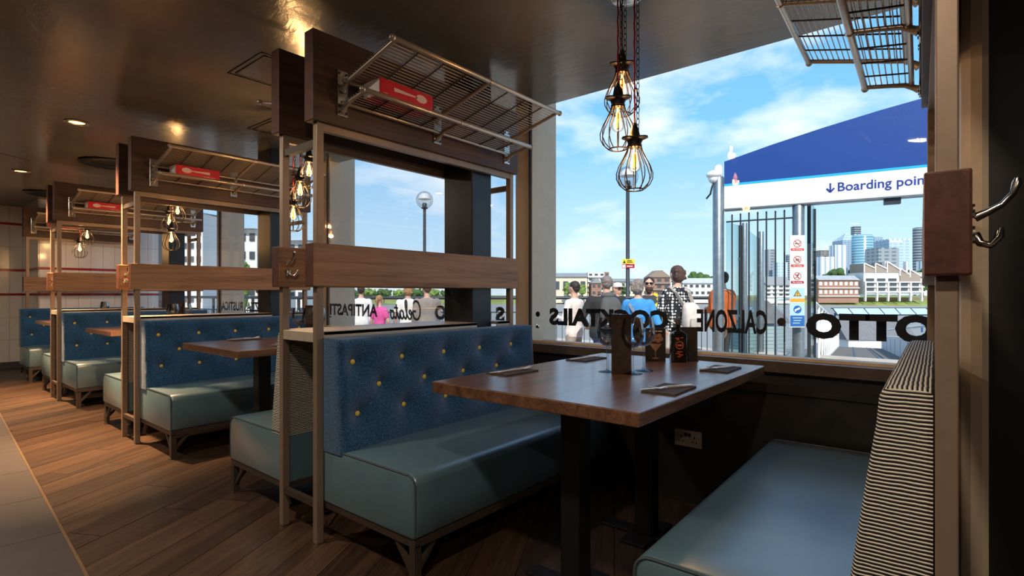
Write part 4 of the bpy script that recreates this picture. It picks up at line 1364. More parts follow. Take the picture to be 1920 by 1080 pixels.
# barred gate screen
bx, by, bd_ = gate_pt(1366)
t = thing('bar_screen', 'row of seven thin steel bars between the two gate posts', 'gate', (bx, by, GZ), gang)
ub = lambda px: gate_u(px) - gate_u(1366)
for px, py in ((1371, 401), (1387, 399), (1403, 397), (1419.5, 396), (1436, 395), (1453, 394), (1470, 392)):
    x, y, d = gate_pt(px)
    MB().cyl((ub(px), 0.08, 0.05), (ub(px), 0.08, high(py, d) - GZ), 0.0105, n=8).build('bar', M_DKSTEEL, t)
x, y, d = gate_pt(1420)
zr = high(411, d) - GZ
MB().cyl((ub(1360), 0.08, zr), (ub(1489), 0.08, zr), 0.011, n=8).build('cross_rail', M_DKSTEEL, t)
MB().cyl((ub(1360), 0.08, 0.12), (ub(1489), 0.08, 0.12), 0.011, n=8).build('cross_rail', M_DKSTEEL, t)
# glass wind screens behind the bars, and the open glass gate leaf
def glass_panel(px0, px1, d0, d1, ytop, label, frame=False, name='glass_screen'):
    x0, y0 = spot(px0, d0); x1, y1 = spot(px1, d1)
    t = thing(name, label, 'glass screen', (x0, y0, GZ), math.atan2(y1 - y0, x1 - x0))
    L = sqrt((x1 - x0) ** 2 + (y1 - y0) ** 2); h = high(ytop, (d0 + d1) / 2) - GZ
    MB().box(0, L, -0.008, 0.008, 0.1, h).build('pane', M_GREENGLASS, t)
    for u in ((0, L) if frame else (L,)):
        MB().bar((u, 0, 0), (u, 0, h), 0.045).build('upright', M_DKSTEEL, t)
    for z in (h * 0.35, h * 0.75):
        MB().box(L - 0.05, L + 0.02, -0.02, 0.02, z, z + 0.05).build('clamp', M_GSTEEL, t)
glass_panel(1362, 1388, 9.6, 10.0, 420, 'greenish glass screen by the left gate post')
glass_panel(1403, 1422, 10.6, 12.0, 440, 'greenish glass screen farther behind the gate bars')
glass_panel(1517, 1527, 7.4, 8.6, 380, 'open glass gate leaf with dark uprights beside the notice post', True, 'glass_gate')

# ------------------------------------------------------------------ pier: gangway, pontoon, canopy, hut
M_CLAP = NT('pale_green_clapboard')
tc = M_CLAP.n('ShaderNodeTexCoord'); sp_ = M_CLAP.n('ShaderNodeSeparateXYZ'); M_CLAP.l(tc.outputs['Object'], sp_.inputs[0])
w_ = M_CLAP.math('FRACT', M_CLAP.math('MULTIPLY', sp_.outputs[2], 9.0))
M_CLAP.l(M_CLAP.ramp(w_, ((0.05, lin((96, 116, 118))), (0.2, lin((164, 184, 184))))), M_CLAP.b.inputs['Base Color'])
M_CLAP.bump(w_, 0.5, 0.02)
M_CLAP = M_CLAP.m
M_DECK = plain('pontoon_deck', (112, 104, 96), 0.8, 0, 0.15, scale=2)
M_SLATE = plain('grey_slate_roof', (116, 116, 116), 0.8, 0, 0.12, scale=6)
M_CANOPY = plain('pale_blue_canopy_glass', (176, 202, 226), 0.15, 0, 0.05)
def at_view(px, d, z=0): 
    x, y = spot(px, d); return Vector((x, y, z))
hx, hy = spot(1448, 16)
t = thing('timber_hut', 'pale green clapboard hut with slate roof behind the gate', 'hut', (hx, hy, -2.2), YAW)
MB().box(-0.75, 0.42, 0, 2.0, 0, 2.42).build('walls', M_CLAP, t)
MB().prism([(-0.85, 2.42), (0.5, 2.42), (0.5, 2.5), (-0.18, 3.1), (-0.85, 2.5)], -0.1, 2.1, 'xz').build('roof', M_SLATE, t)
t = thing('white_grille_gate', 'white framed wire grille gate behind the bars', 'gate', (*spot(1468, 9.5), GZ), YAW)
m = MB(); zt = high(561, 9.5) - GZ
m.path([(-0.13, 0, 0), (-0.13, 0, zt - 0.06), (-0.11, 0, zt - 0.01), (-0.07, 0, zt), (0.20, 0, zt), (0.24, 0, zt - 0.03), (0.25, 0, zt - 0.08), (0.25, 0, 0)], 0.024, 8)
m.build('tube_frame', M_WPAINT, t)
m = MB()
for i in range(9): m.cyl((-0.09 + i * 0.037, 0, 0.1), (-0.09 + i * 0.037, 0, zt - 0.06), 0.004, n=5)
for i in range(14): m.cyl((-0.1, 0, 0.2 + i * (zt - 0.3) / 14), (0.22, 0, 0.2 + i * (zt - 0.3) / 14), 0.004, n=5)
m.build('wire_grille', M_WPAINT, t, kind='stuff')
# gangway sloping down from the gate to the pontoon
ga = at_view(1650, 8.9, GZ - 0.02); gb_ = at_view(1612, 28.0, -1.7)
gd = (gb_ - ga); gl = sqrt(gd.x ** 2 + gd.y ** 2); sl = gd.z / gl
t = thing('gangway', 'white lattice gangway sloping down to the pontoon', 'gangway', ga, math.atan2(gd.y, gd.x))
MB().prism([(0, -0.1), (gl, gl * sl - 0.1), (gl, gl * sl), (0, 0)], -0.95, 0.95, 'xz').build('walkway', M_DECK, t)
m = MB()
for s_ in (-0.3, 0.3): m.prism([(0, 0.0), (gl, gl * sl), (gl, gl * sl + 0.012), (0, 0.012)], s_ - 0.03, s_ + 0.03, 'xz')
m.build('grip_strips', M_DKSTEEL, t, kind='stuff')
for (s_, hts) in ((0.95, (0.05, 0.62, 1.22)), (-0.95, (0.62, 0.92))):
    for zz in hts:
        MB().cyl((0, s_, zz), (gl, s_, gl * sl + zz), 0.032, n=8).build('handrail', M_WPAINT, t)
k = 16
m = MB()
for i in range(k + 1):
    u = gl * i / k
    m.cyl((u, 0.95, u * sl), (u, 0.95, u * sl + 1.22), 0.03, n=6)
    if i < k: m.cyl((u, 0.95, u * sl + 0.05), (u + gl / k, 0.95, (u + gl / k) * sl + 1.15), 0.02, n=6)
m.build('lattice', M_WPAINT, t)
MB().prism([(0.3, 0.1), (gl, gl * sl + 0.1), (gl, gl * sl + 1.1), (0.3, 0.3 * sl + 1.1)], 0.956, 0.964, 'xz').build('mesh_infill', glass_sheet('white_mesh', (0.6, 0.6, 0.59), 0.1), t)
MB().prism([(0.0, 0.0), (gl, gl * sl), (gl, gl * sl + 0.58), (0.0, 0.58)], -0.99, -0.93, 'xz').build('side_panel', M_WPAINT, t)
for i in range(9): MB().box(gl * i / 9 + 0.1, gl * i / 9 + 0.14, -0.93, -0.915, gl * i / 9 * sl, gl * i / 9 * sl + 0.57).build('panel_rib', M_PALEBLUE, t)
px_, py_ = spot(1680, 34)
t = thing('floating_pontoon', 'grey floating pontoon at the foot of the gangway', 'pontoon', (px_, py_, -3.6), YAW)
MB().box(-7, 6, -6, 5, 0, 0.7).build('hull', M_DECK, t)
MB().box(-7, 6, -6.02, -5.9, 0.3, 0.75).build('fender', M_DKSTEEL, t)
t = thing('pontoon_canopy', 'long pale blue glazed canopy over the pontoon', 'canopy', (*spot(1655, 40), high(590, 40)), YAW)
for i in range(6):
    a = -3.4 + i * 1.18
    MB().prism([(0, 0), (0.6, 0.44), (0.6, 0.48), (0, 0.05)], a + 0.03, a + 1.15, 'yz').build('canopy_pane', M_CANOPY, t)
m = MB()
for i in range(7):
    m.bar((-3.4 + i * 1.18, 0, 0.03), (-3.4 + i * 1.18, 0.6, 0.48), 0.06)
m.bar((-3.5, 0, -0.02), (3.8, 0, -0.02), 0.09).bar((-3.5, 0.6, 0.46), (3.8, 0.6, 0.46), 0.07)
m.build('canopy_frame', M_DKSTEEL, t)
for i in range(4):
    MB().bar((-3.2 + i * 2.2, 0.6, -1.35), (-3.2 + i * 2.2, 0.6, 0.1), 0.09).build('canopy_post', M_SIGNMID, t)
t = thing('slate_shed', 'low slate-roofed shed on the pontoon behind the window lettering', 'shed', (*spot(1655, 36), -2.84), YAW)
MB().box(-2.3, 2.2, 0, 2.4, 0, 0.85).build('walls', M_WPAINT, t)
MB().prism([(-0.1, 0.85), (2.5, 0.85), (1.2, 2.1)], -2.45, 2.35, 'yz').build('roof', M_SLATE, t)

# ------------------------------------------------------------------ far bank buildings
def bmat(name, rgb, win=None, nx=1.0, nz=1.0, fx=0.55, fz=0.5, rough=0.7):
    """wall colour with rows of windows (too far off to pick apart)"""
    if win is None: return plain(name, rgb, rough, 0, 0.06, scale=0.3)
    s = NT(name)
    tc = s.n('ShaderNodeTexCoord'); sp = s.n('ShaderNodeSeparateXYZ'); s.l(tc.outputs['Object'], sp.inputs[0])
    a = s.math('LESS_THAN', s.math('FRACT', s.math('MULTIPLY', s.math('ADD', sp.outputs[0], sp.outputs[1]), nx)), fx)
    b = s.math('LESS_THAN', s.math('FRACT', s.math('MULTIPLY', sp.outputs[2], nz)), fz)
    m = s.math('MULTIPLY', a, b)
    s.l(s.ramp(m, ((0.0, lin(rgb)), (1.0, lin(win)))), s.b.inputs['Base Color'])
    s.set(Roughness=rough)
    return s.m
BD = 250.0
def bldg(name, label, cat, pxc, dist, ybase, extra=0):
    x, y = spot(pxc, dist)
    return thing(name, label, cat, (x, y, high(ybase, dist)), YAW + extra)
def wpx(n, dist): return n / FPX * dist
M_CREAM = bmat('cream_render', (214, 202, 178)); M_GREYROOF = bmat('grey_roof', (138, 140, 140)); M_BRICKF = bmat('red_brown_brick', (150, 112, 92))
M_WINDARK = plain('far_window_glass', (70, 78, 84), 0.2); M_CONC = bmat('pale_concrete', (226, 222, 214)); M_TIMBER = bmat('weathered_shingle', (150, 134, 120))
def slab_house(name, label, px0, px1, yb, yw, yt, dist, wall, roof, rows, cols, win=M_WINDARK, depth=8, gable=False, balcony=None):
    t = bldg(name, label, 'building', (px0 + px1) / 2, dist, yb)
    w = wpx((px1 - px0) / 2, dist); hw = wpx(yb - yw, dist); ht = wpx(yb - yt, dist)
    MB().box(-w, w, 0, depth, -3, hw).build('walls', wall, t)
    if ht > hw + 0.01:
        if gable: MB().prism([(-w * 1.04, hw), (w * 1.04, hw), (w * 0.25, ht), (-w * 0.25, ht)], -0.6, depth, 'xz').build('roof', roof, t)
        else: MB().prism([(-0.8, hw), (depth, hw), (depth * 0.5, ht)], -w * 1.03, w * 1.03, 'yz').build('roof', roof, t)
    for r in range(rows):
        for c in range(cols):
            cw = 2 * w / cols
            x0 = -w + cw * (c + 0.22); z0 = hw * (r + 0.35) / rows
            MB().box(x0, x0 + cw * 0.56, -0.12, 0.2, z0, z0 + hw / rows * 0.42).build('window', win, t)
        if balcony:
            MB().box(-w, w, -0.9, 0, hw * r / rows, hw * r / rows + 0.35).build('balcony', balcony, t)
    return t
slab_house('warehouse', 'long cream building with grey roof at the left of the far bank', 1020, 1101, 556, 519, 511, BD, M_CREAM, M_GREYROOF, 1, 5, depth=14)
slab_house('apartment_block', 'white framed apartment block with brick end on the far bank', 1102, 1134, 556, 511, 511, BD + 6, M_CONC, M_GREYROOF, 5, 3, balcony=M_CONC)
slab_house('brick_block', 'narrow brick block at the end of the white apartments on the far bank', 1134, 1142, 556, 510, 510, BD + 5, M_BRICKF, M_GREYROOF, 4, 1)
slab_house('brick_house', 'small brick house with pitched roof in front of the white apartments', 1109, 1128, 556, 531, 522, BD - 4, M_BRICKF, M_GREYROOF, 2, 2, gable=True)
slab_house('low_terrace', 'low grey terrace between the lamp post and the gabled brick block', 1142, 1216, 556, 528, 522, BD + 4, M_CREAM, M_GREYROOF, 2, 7)
slab_house('gabled_brick_block', 'gabled brick apartment block with balconies on the far bank', 1215, 1257, 556, 520, 507, BD, M_BRICKF, bmat('brown_tile_roof', (140, 122, 106)), 3, 3, gable=True, balcony=M_GREYROOF)
slab_house('long_low_block', 'long low pale block with light grey roof on the far bank', 1280, 1345, 556, 531, 521, BD, M_CONC, bmat('light_grey_roof', (184, 186, 186)), 2, 6)
slab_house('grey_terrace', 'pale grey terrace seen between the gate bars', 1435, 1482, 557, 534, 518, BD, M_CONC, M_GREYROOF, 3, 4, balcony=M_CONC)
slab_house('brick_riverside_block', 'brick riverside block with white bands and grey roof', 1534, 1610, 556, 525, 516, BD, M_BRICKF, bmat('pale_grey_roof', (168, 170, 172)), 2, 8, win=M_CONC, balcony=M_CONC)
# white block with saw-tooth roofs
t = bldg('sawtooth_apartment_block', 'white apartment block with saw-tooth roofs and stilts on the far bank', 'building', 1675, BD, 560)
W = wpx(55, BD); P = lambda px: wpx(px - 1675, BD); Zp = lambda y: wpx(560 - y, BD)
MB().box(P(1621), P(1733), 0.6, 12, Zp(552), Zp(511)).build('walls', M_CONC, t)
for (a, b, z0, zl, zr) in ((1621, 1641, 511, 494, 503), (1642, 1663, 511, 494, 504), (1664, 1690, 511, 491, 507), (1688, 1707, 517, 503, 516), (1707, 1733, 520, 506, 521)):
    MB().prism([(P(a), Zp(z0)), (P(b), Zp(z0)), (P(b), Zp(zr)), (P(a), Zp(zl))], 0.3, 11, 'xz').build('sawtooth_roof', M_TIMBER, t)
    MB().bar((P(a), 0.1, Zp(zl) + 0.1), (P(b), 0.1, Zp(zr) + 0.1), 0.5, 0.5).bar((P(a) - 0.1, 0.1, Zp(z0)), (P(a) - 0.1, 0.1, Zp(zl)), 0.4, 0.4).build('roof_edge', M_CONC, t)
for a in (1662, 1702): MB().box(P(a), P(a + 3), 1, 3, Zp(511), Zp(490)).build('chimney', M_CONC, t)
MB().box(P(1688), P(1726), -0.05, 0.6, Zp(530), Zp(512)).build('shingle_wall', M_TIMBER, t)
for px in (1621, 1643, 1664, 1685, 1706, 1727):
    MB().box(P(px), P(px + 2.6), -0.4, 0.6, -1.2, Zp(530)).build('stilt', M_CONC, t)
for y in (522, 531, 540):
    for i in range(5):
        a = 1625 + i * 21
        if y == 522 and i > 2: continue
        MB().box(P(a), P(a + 15), 0.3, 0.9, Zp(y + 5), Zp(y)).build('window', M_WINDARK, t)
    MB().box(P(1621), P(1733), -0.3, 0.6, Zp(y + 8), Zp(y + 6)).build('balcony', M_CONC, t)
# trees on the far bank
M_LEAF = plain('tree_foliage', (64, 92, 40), 0.85, 0, 0.45, scale=0.5)
M_LEAF2 = plain('light_tree_foliage', (112, 136, 66), 0.85, 0, 0.4, scale=0.5)
M_TRUNK = plain('tree_trunk', (74, 60, 48), 0.9)
def tree(px, y_top, y_base, wide, dist, label, mat=None, seed=0, group=None):
    x, y = spot(px, dist)
    t = thing('riverside_tree', label, 'tree', (x, y, high(y_base, dist)), YAW, group)
    h = wpx(y_base - y_top, dist); w = wpx(wide / 2, dist)
    rg = random.Random(seed)
    MB().path([(0, 0, -2), (0, 0, h * 0.5)], [h * 0.04, h * 0.02], 8).build('trunk', M_TRUNK, t)
    m = MB()
    for i in range(46):
        a = rg.uniform(0, 2 * pi); e = rg.uniform(-0.8, 1); q = sqrt(1 - min(1, e * e) * 0.9)
        r = rg.uniform(0.5, 0.86)
        c = (w * r * q * cos(a), w * r * q * sin(a), h * 0.56 + h * 0.36 * e)
        s_ = min(w, h * 0.5) * rg.uniform(0.2, 0.34)
        m.ball(c, (s_, s_, s_ * 0.85), 8, 5)
    m.ball((0, 0, h * 0.56), (w * 0.7, w * 0.7, h * 0.36), 12, 8)
    o = m.build('crown', mat or M_LEAF, t)
    d = o.modifiers.new('leafy', 'DISPLACE')
    tx = bpy.data.textures.get('leaf_noise') or bpy.data.textures.new('leaf_noise', 'CLOUDS')
    tx.noise_scale = 0.9
    d.texture = tx; d.strength = 1.0 * wide / 40
for i, a in enumerate(((1567, 503, 558, 44, 290, 'round green tree left of the saw-tooth block, the lower'), (1604, 499, 560, 36, 290, 'dark green tree beside the saw-tooth block', ),
          (1308, 511, 556, 50, 290, 'broad green tree behind the long low pale block'), (1336, 516, 556, 26, 290, 'small tree beside the left gate post on the far bank'),
          (1065, 529, 558, 20, 244, 'light green tree before the cream building'), (1092, 532, 558, 16, 244, 'light green shrub-like tree beside the small brick house'),
          (1168, 534, 558, 18, 244, 'round green tree just left of the lamp post'), (1730, 500, 560, 24, 290, 'green tree at the right end of the saw-tooth block'), (1266, 518, 556, 16, 290, 'small tree behind the woman in the polka-dot blouse'))):
    tree(*a[:5], a[5], M_LEAF2 if i in (4, 5) else None, i)
for i in range(9):
    tree(600 + i * 30, 541 + (i % 3), 560, 40, 240, '%s tree from the left in the far row seen through the central partition' % ('first', 'second', 'third', 'fourth', 'fifth', 'sixth', 'seventh', 'eighth', 'ninth')[i], M_LEAF2 if i % 2 else None, 20 + i, 'row of trees on the far bank')
# bright houses seen through the farther windows
M_BRIGHT = bmat('bright_white_house', (232, 228, 220))
for a in (('white_house', 'white house with window bays seen through the third booth window', 430, 482, 600, 430, 425, 60, 5, 3), ('white_house', 'tall white house with narrow windows seen through the fourth booth window', 340, 380, 600, 400, 396, 52, 8, 3), ('white_house', 'white house partly seen through the second window near the hanging lamps', 540, 572, 600, 452, 446, 70, 5, 2)):
    slab_house(a[0], a[1], a[2], a[3], a[4], a[5], a[6], a[7], M_BRIGHT, M_GREYROOF, a[8], a[9], depth=6)
tree(455, 480, 600, 34, 40, 'green tree outside the third booth window', M_LEAF2, 51)

# ------------------------------------------------------------------ skyline
SD = 1900.0
def tower(name, label, px0, px1, yt, mat, dist=SD, yb=556, depth=None, extra=0.0):
    t = bldg(name, label, 'tower', (px0 + px1) / 2, dist, yb, extra)
    w = wpx((px1 - px0) / 2, dist); h = wpx(yb - yt, dist)
    MB().box(-w, w, -w, depth or w, 0, h).build('shaft', mat, t)
    return t, w, h
G1 = bmat('blue_grey_curtain_wall', (142, 160, 176), (120, 142, 160), 0.09, 0.13, 0.6, 0.6, 0.25)
G2 = bmat('teal_curtain_wall', (92, 138, 154), (150, 182, 192), 0.0, 0.11, 1.0, 0.35, 0.2)
G3 = bmat('white_tower_cladding', (224, 226, 224), (150, 166, 176), 0.06, 0.0, 0.45, 1.0, 0.5)
G4 = bmat('grey_tower_cladding', (140, 146, 148), (96, 108, 118), 0.05, 0.10, 0.6, 0.5, 0.4)
G5 = bmat('pale_blue_curtain_wall', (172, 188, 196), (148, 168, 180), 0.05, 0.10, 0.7, 0.5, 0.3)
G6 = bmat('dark_ringed_cladding', (74, 82, 90), (150, 156, 160), 0.0, 0.12, 1.0, 0.3, 0.4)
G7 = bmat('brown_grey_cladding', (134, 130, 124), (100, 102, 104), 0.06, 0.11, 0.5, 0.5, 0.5)
tower('skyline_tower', 'dark glass tower seen between the gate bars', 1437, 1452, 468, G4)
tower('skyline_tower', 'thin dark tower just left of the notice plate', 1475, 1483, 478, G6, SD + 100)
tower('skyline_block', 'pale low block between the gate bars on the skyline', 1453, 1472, 492, G5, SD - 60)
tower('skyline_tower', 'brown-grey flat-topped tower at the left of the skyline group', 1531, 1559, 470, G7)
tower('skyline_tower', 'stepped white tower left of the pyramid-topped tower', 1560, 1580, 460, G3, SD - 80)
tower('skyline_block', 'low white tower in front of the brown-grey tower', 1533, 1557, 482, G3, SD - 120)
t, w, h = tower('pyramid_tower', 'blue-grey tower with a pyramid top on the skyline', 1570, 1602, 452, G1, SD + 60)
MB().rings([[(-w, -w, h), (w, -w, h), (w, w, h), (-w, w, h)], [(-0.5, -0.5, h + w * 0.95), (0.5, -0.5, h + w * 0.95), (0.5, 0.5, h + w * 0.95), (-0.5, 0.5, h + w * 0.95)]], False).build('pyramid_roof', G5, t)
t = bldg('rounded_glass_tower', 'teal tower with a rounded glass front on the skyline', 'tower', 1617, SD - 100, 556)
w = wpx(17.5, SD - 100); h = wpx(556 - 443, SD - 100)
MB().lathe(((w, 0), (w, h), (w * 0.9, h + 3), (w * 0.3, h + 4)), n=28).build('shaft', G2, t)
t, w, h = tower('dark_topped_tower', 'white tower with a dark crown and cranes on the skyline', 1599, 1610, 440, G3, SD + 150)
MB().box(-w * 1.05, w * 1.15, -w, w, h, h + wpx(15, SD + 150)).build('dark_crown', G6, t)
m = MB(); hh = h + wpx(15, SD + 150)
m.bar((-w * 0.4, 0, hh), (-w * 0.4, 0, hh + 14), 1.6).bar((-w * 2.3, 0, hh + 13), (w * 1.6, 0, hh + 11), 1.3)
m.build('crane', M_WPAINT, t)
tower('skyline_tower', 'grey-blue slab tower right of the rounded teal tower', 1634, 1650, 445, G1, SD + 300)
tower('skyline_block', 'grey glass block in front of the slab tower', 1634, 1672, 466, G4, SD - 400)
t, w, h = tower('skyline_tower', 'pale glass tower with a sign band at the top right of the group', 1653, 1693, 452, G5)
MB().box(-w * 0.98, w * 0.2, -w - 1, -w + 2, h - 8, h - 3).build('sign_band', M_WPAINT, t)
MB().box(-w, w, -w, w, h, h + 4).build('parapet', G3, t)
t = bldg('round_dark_tower', 'round dark ringed tower at the right of the skyline', 'tower', 1722, SD - 300, 556)
w = wpx(9, SD - 300); h = wpx(556 - 428, SD - 300)
MB().lathe(((w * 0.9, 0), (w, h * 0.5), (w, h), (w * 0.6, h + 2)), n=22).build('shaft', G6, t)
tower('skyline_block', 'white block low on the skyline beside the round dark tower', 1722, 1733, 490, G3, SD - 400)
# ================================================================== PEOPLE
SKIN = plain('light_skin', (214, 166, 142), 0.55, 0, 0.05)
SKIN2 = plain('tanned_skin', (190, 138, 112), 0.55, 0, 0.05)
M_EYE = plain('eye', (40, 30, 26), 0.2)
M_SHADES = plain('dark_sunglasses', (22, 18, 18), 0.15)
M_SHOE = plain('dark_shoe', (48, 44, 42), 0.6)
M_JEANS = plain('blue_jeans', (70, 86, 112), 0.85, 0, 0.15, scale=60)
def polka():
    s = NT('polka_dot_cloth')
    tc = s.n('ShaderNodeTexCoord')
    v = s.n('ShaderNodeTexVoronoi'); v.inputs['Scale'].default_value = 25; v.inputs['Randomness'].default_value = 0.25
    s.l(tc.outputs['Object'], v.inputs['Vector'])
    s.l(s.ramp(v.outputs['Distance'], ((0.36, lin((236, 232, 226))), (0.42, lin((28, 28, 32))))), s.b.inputs['Base Color'])
    s.set(Roughness=0.8)
    return s.m
M_POLKA = polka()
def cloth(name, rgb): return MATS.get(name) or plain(name, rgb, 0.85, 0, 0.12, scale=14)
def soft(o, vox, it=3):
    r = o.modifiers.new('remesh', 'REMESH'); r.mode = 'VOXEL'; r.voxel_size = vox; r.use_smooth_shade = True
    s = o.modifiers.new('smooth', 'SMOOTH'); s.iterations = it; s.factor = 0.5
    return o
def ell(z, rx, ry, cy=0.0, n=18, p=2.4):
    out = []
    for j in range(n):
        a = 2 * pi * j / n
        c, s_ = cos(a), sin(a)
        out.append((math.copysign(abs(c) ** (2 / p), c) * rx, cy + math.copysign(abs(s_) ** (2 / p), s_) * ry, z))
    return out
TORSO = [(0.86, 0.155, 0.105, 0.0), (0.93, 0.172, 0.118, -0.008), (1.04, 0.152, 0.105, 0.0), (1.14, 0.150, 0.104, 0.004), (1.28, 0.172, 0.118, 0.004), (1.38, 0.178, 0.108, -0.006), (1.44, 0.150, 0.085, -0.014), (1.475, 0.085, 0.066, -0.016)]
def person(px, d, y_top, label, face, shirt, trousers, hair, skin=None, arms=None, sleeve='long', hair_style='short', girth=1.0, head_turn=0.0, lean=0.0, skirt=False, scale=None):
    x, y = spot(px, d)
    H = (high(y_top, d) - GZ) if scale is None else scale
    t = thing('person', label, 'person', (x, y, GZ), face)
    t.rotation_euler = (lean, 0, face)
    s = H / 1.76
    t.scale = (s, s, s)
    skin = skin or SKIN
    arms = arms or {}
    def limb(m, pts, rs, n=12): m.path(pts, rs, n); [m.ball(p, r, 10, 6) for p, r in zip(pts[1:-1], rs[1:-1])]
    aj = {}
    for sd in (-1, 1):
        el, wr = arms.get(sd, ((0.245, 0.0, 1.12), (0.235, 0.10, 0.88)))
        aj[sd] = [(sd * 0.17 * girth, -0.01, 1.405), (sd * el[0], el[1], el[2]), (sd * wr[0], wr[1], wr[2])]
    # one continuous body
    m = MB()
    m.rings([ell(z, a * girth, b * girth, c) for z, a, b, c in TORSO])
    m.path([(0, -0.016, 1.44), (0, -0.008, 1.53), (0, 0.0, 1.6)], [0.062, 0.055, 0.052], 12)
    ht = Matrix.Rotation(head_turn, 3, 'Z')
    hp = lambda q: tuple(ht @ Vector(q))
    m.ball((0, 0.0, 1.655), (0.076, 0.092, 0.105), 16, 12)
    m.ball(hp((0, 0.035, 1.60)), (0.05, 0.052, 0.048), 12, 8)
    m.path([hp((0, 0.085, 1.672)), hp((0, 0.106, 1.636)), hp((0, 0.088, 1.626))], [0.011, 0.017, 0.012], 8)
    for sd in (-1, 1): m.ball(hp((sd * 0.077, -0.004, 1.648)), (0.012, 0.022, 0.033), 8, 6)
    m.path([hp((-0.022, 0.084, 1.603)), hp((0, 0.092, 1.603)), hp((0.022, 0.084, 1.603))], 0.009, 6)
    for sd in (-1, 1):
        sh, e, w = aj[sd]
        limb(m, [sh, e, w], [0.052, 0.040, 0.028])
        m.path([(sd * 0.085, 0, 0.9), (sd * 0.095, 0.015, 0.49), (sd * 0.095, -0.02, 0.08)], [0.088, 0.056, 0.038], 12)
        m.ball((sd * 0.095, 0.015, 0.49), 0.056, 10, 6)
        dv = (Vector(w) - Vector(e)).normalized()
        palm = Vector(w) + dv * 0.055
        m.path([w, tuple(Vector(w) + dv * 0.03), tuple(palm + dv * 0.02)], [0.028, 0.036, 0.03], 10)
    o = m.build('body', skin, t); soft(o, 0.014, 2)
    # hands: five bent fingers each
    for sd in (-1, 1):
        sh, e, w = aj[sd]
        dv = (Vector(w) - Vector(e)).normalized()
        side = dv.cross(Vector((0, 1, 0.3))).normalized(); bend = side.cross(dv).normalized()
        h = MB(); root = Vector(w) + dv * 0.05
        for k, (off, ln) in enumerate(((-0.027, 0.062), (-0.009, 0.078), (0.009, 0.084), (0.027, 0.072))):
            p0 = root + side * off; p1 = p0 + dv * ln * 0.5 + bend * 0.006; p2 = p0 + dv * ln * 0.85 + bend * 0.025; p3 = p0 + dv * ln + bend * 0.042
            h.path([p0, p1, p2, p3], [0.0105, 0.0095, 0.0085, 0.006], 7)
        p0 = Vector(w) + dv * 0.02 + side * sd * 0.024
        h.path([p0, p0 + side * sd * 0.03 + dv * 0.03 + bend * 0.012, p0 + side * sd * 0.032 + dv * 0.062 + bend * 0.026], [0.013, 0.011, 0.008], 7)
        h.build('fingers', skin, t)
    # clothes
    m = MB(); g = girth
    rs = [ell(z, (a + 0.016) * g, (b + 0.016) * g, c) for z, a, b, c in ([(0.84, 0.165, 0.112, 0.0)] + TORSO[1:])]
    rs[-1] = ell(1.482, 0.078, 0.066, -0.016)
    m.rings(rs)
    for sd in (-1, 1):
        sh, e, w = [Vector(q) for q in aj[sd]]
        if sleeve == 'long': limb(m, [tuple(sh), tuple(e), tuple(e.lerp(w, 0.9))], [0.072, 0.058, 0.045])
        elif sleeve == 'short': m.path([tuple(sh), tuple(sh.lerp(e, 0.72))], [0.070, 0.064], 12)
        m.ball(tuple(sh), 0.07, 12, 8)
    o = m.build('top', shirt, t); soft(o, 0.017, 3)
    m = MB()
    if skirt:
        m.rings([ell(0.99, 0.16 * g, 0.115 * g), ell(0.84, 0.19 * g, 0.14 * g), ell(0.5, 0.24 * g, 0.18 * g)])
        o = m.build('skirt', trousers, t)
    else:
        m.rings([ell(1.0, 0.162 * g, 0.114 * g), ell(0.92, 0.178 * g, 0.126 * g), ell(0.82, 0.17 * g, 0.115 * g)])
        for sd in (-1, 1):
            m.path([(sd * 0.085 * g, 0, 0.9), (sd * 0.095, 0.015, 0.49), (sd * 0.095, -0.015, 0.07)], [0.098, 0.07, 0.058], 12)
        o = m.build('trousers', trousers, t); soft(o, 0.018, 3)
    for sd in (-1, 1):
        m = MB()
        m.rings([[(sd * 0.095 + a, b, z) for a, b, z in r] for r in ([(p[0], p[1] + 0.045, 0.0) for p in ell(0, 0.046, 0.13)], [(p[0], p[1] + 0.045, 0.04) for p in ell(0, 0.046, 0.125)], [(p[0], p[1] - 0.01, 0.09) for p in ell(0, 0.04, 0.055)])])
        m.build('shoe', M_SHOE, t)
    # eyes
    for sd in (-1, 1):
        MB().ball(hp((sd * 0.031, 0.083, 1.665)), (0.011, 0.006, 0.006), 8, 6).build('eye', M_EYE, t)
    # hair
    if hair:
        m = MB()
        m.ball(hp((0, -0.018, 1.682)), (0.086, 0.094, 0.092), 18, 12)
        if hair_style in ('bob', 'wavy'):
            m.ball(hp((0, -0.045, 1.63)), (0.088, 0.072, 0.095), 16, 10)
            for i in range(26):
                a = radians(20 + i * 320 / 26 - 90 + 0)
                m.ball(hp((0.07 * cos(a + pi / 2 + pi * 0), -0.03 + 0.07 * -abs(sin(a)), 1.60 + 0.12 * ((i * 7) % 10) / 10)), 0.026, 8, 6)
        if hair_style == 'bun': m.ball(hp((0, -0.115, 1.70)), 0.042, 12, 8)
        if hair_style == 'ponytail': m.path([hp((0, -0.1, 1.70)), hp((0, -0.14, 1.64)), hp((0.01, -0.13, 1.5))], [0.03, 0.035, 0.012], 10)
        if hair_style == 'short': m.ball(hp((0, -0.05, 1.645)), (0.074, 0.056, 0.07), 14, 8)
        o = m.build('hair', hair, t)
        soft(o, 0.011, 1)
        dsp = o.modifiers.new('strands', 'DISPLACE')
        tx = bpy.data.textures.get('hair_noise') or bpy.data.textures.new('hair_noise', 'CLOUDS'); tx.noise_scale = 0.03
        dsp.texture = tx; dsp.strength = 0.014; dsp.mid_level = 0.5
    t['_s'] = s
    return t, hp
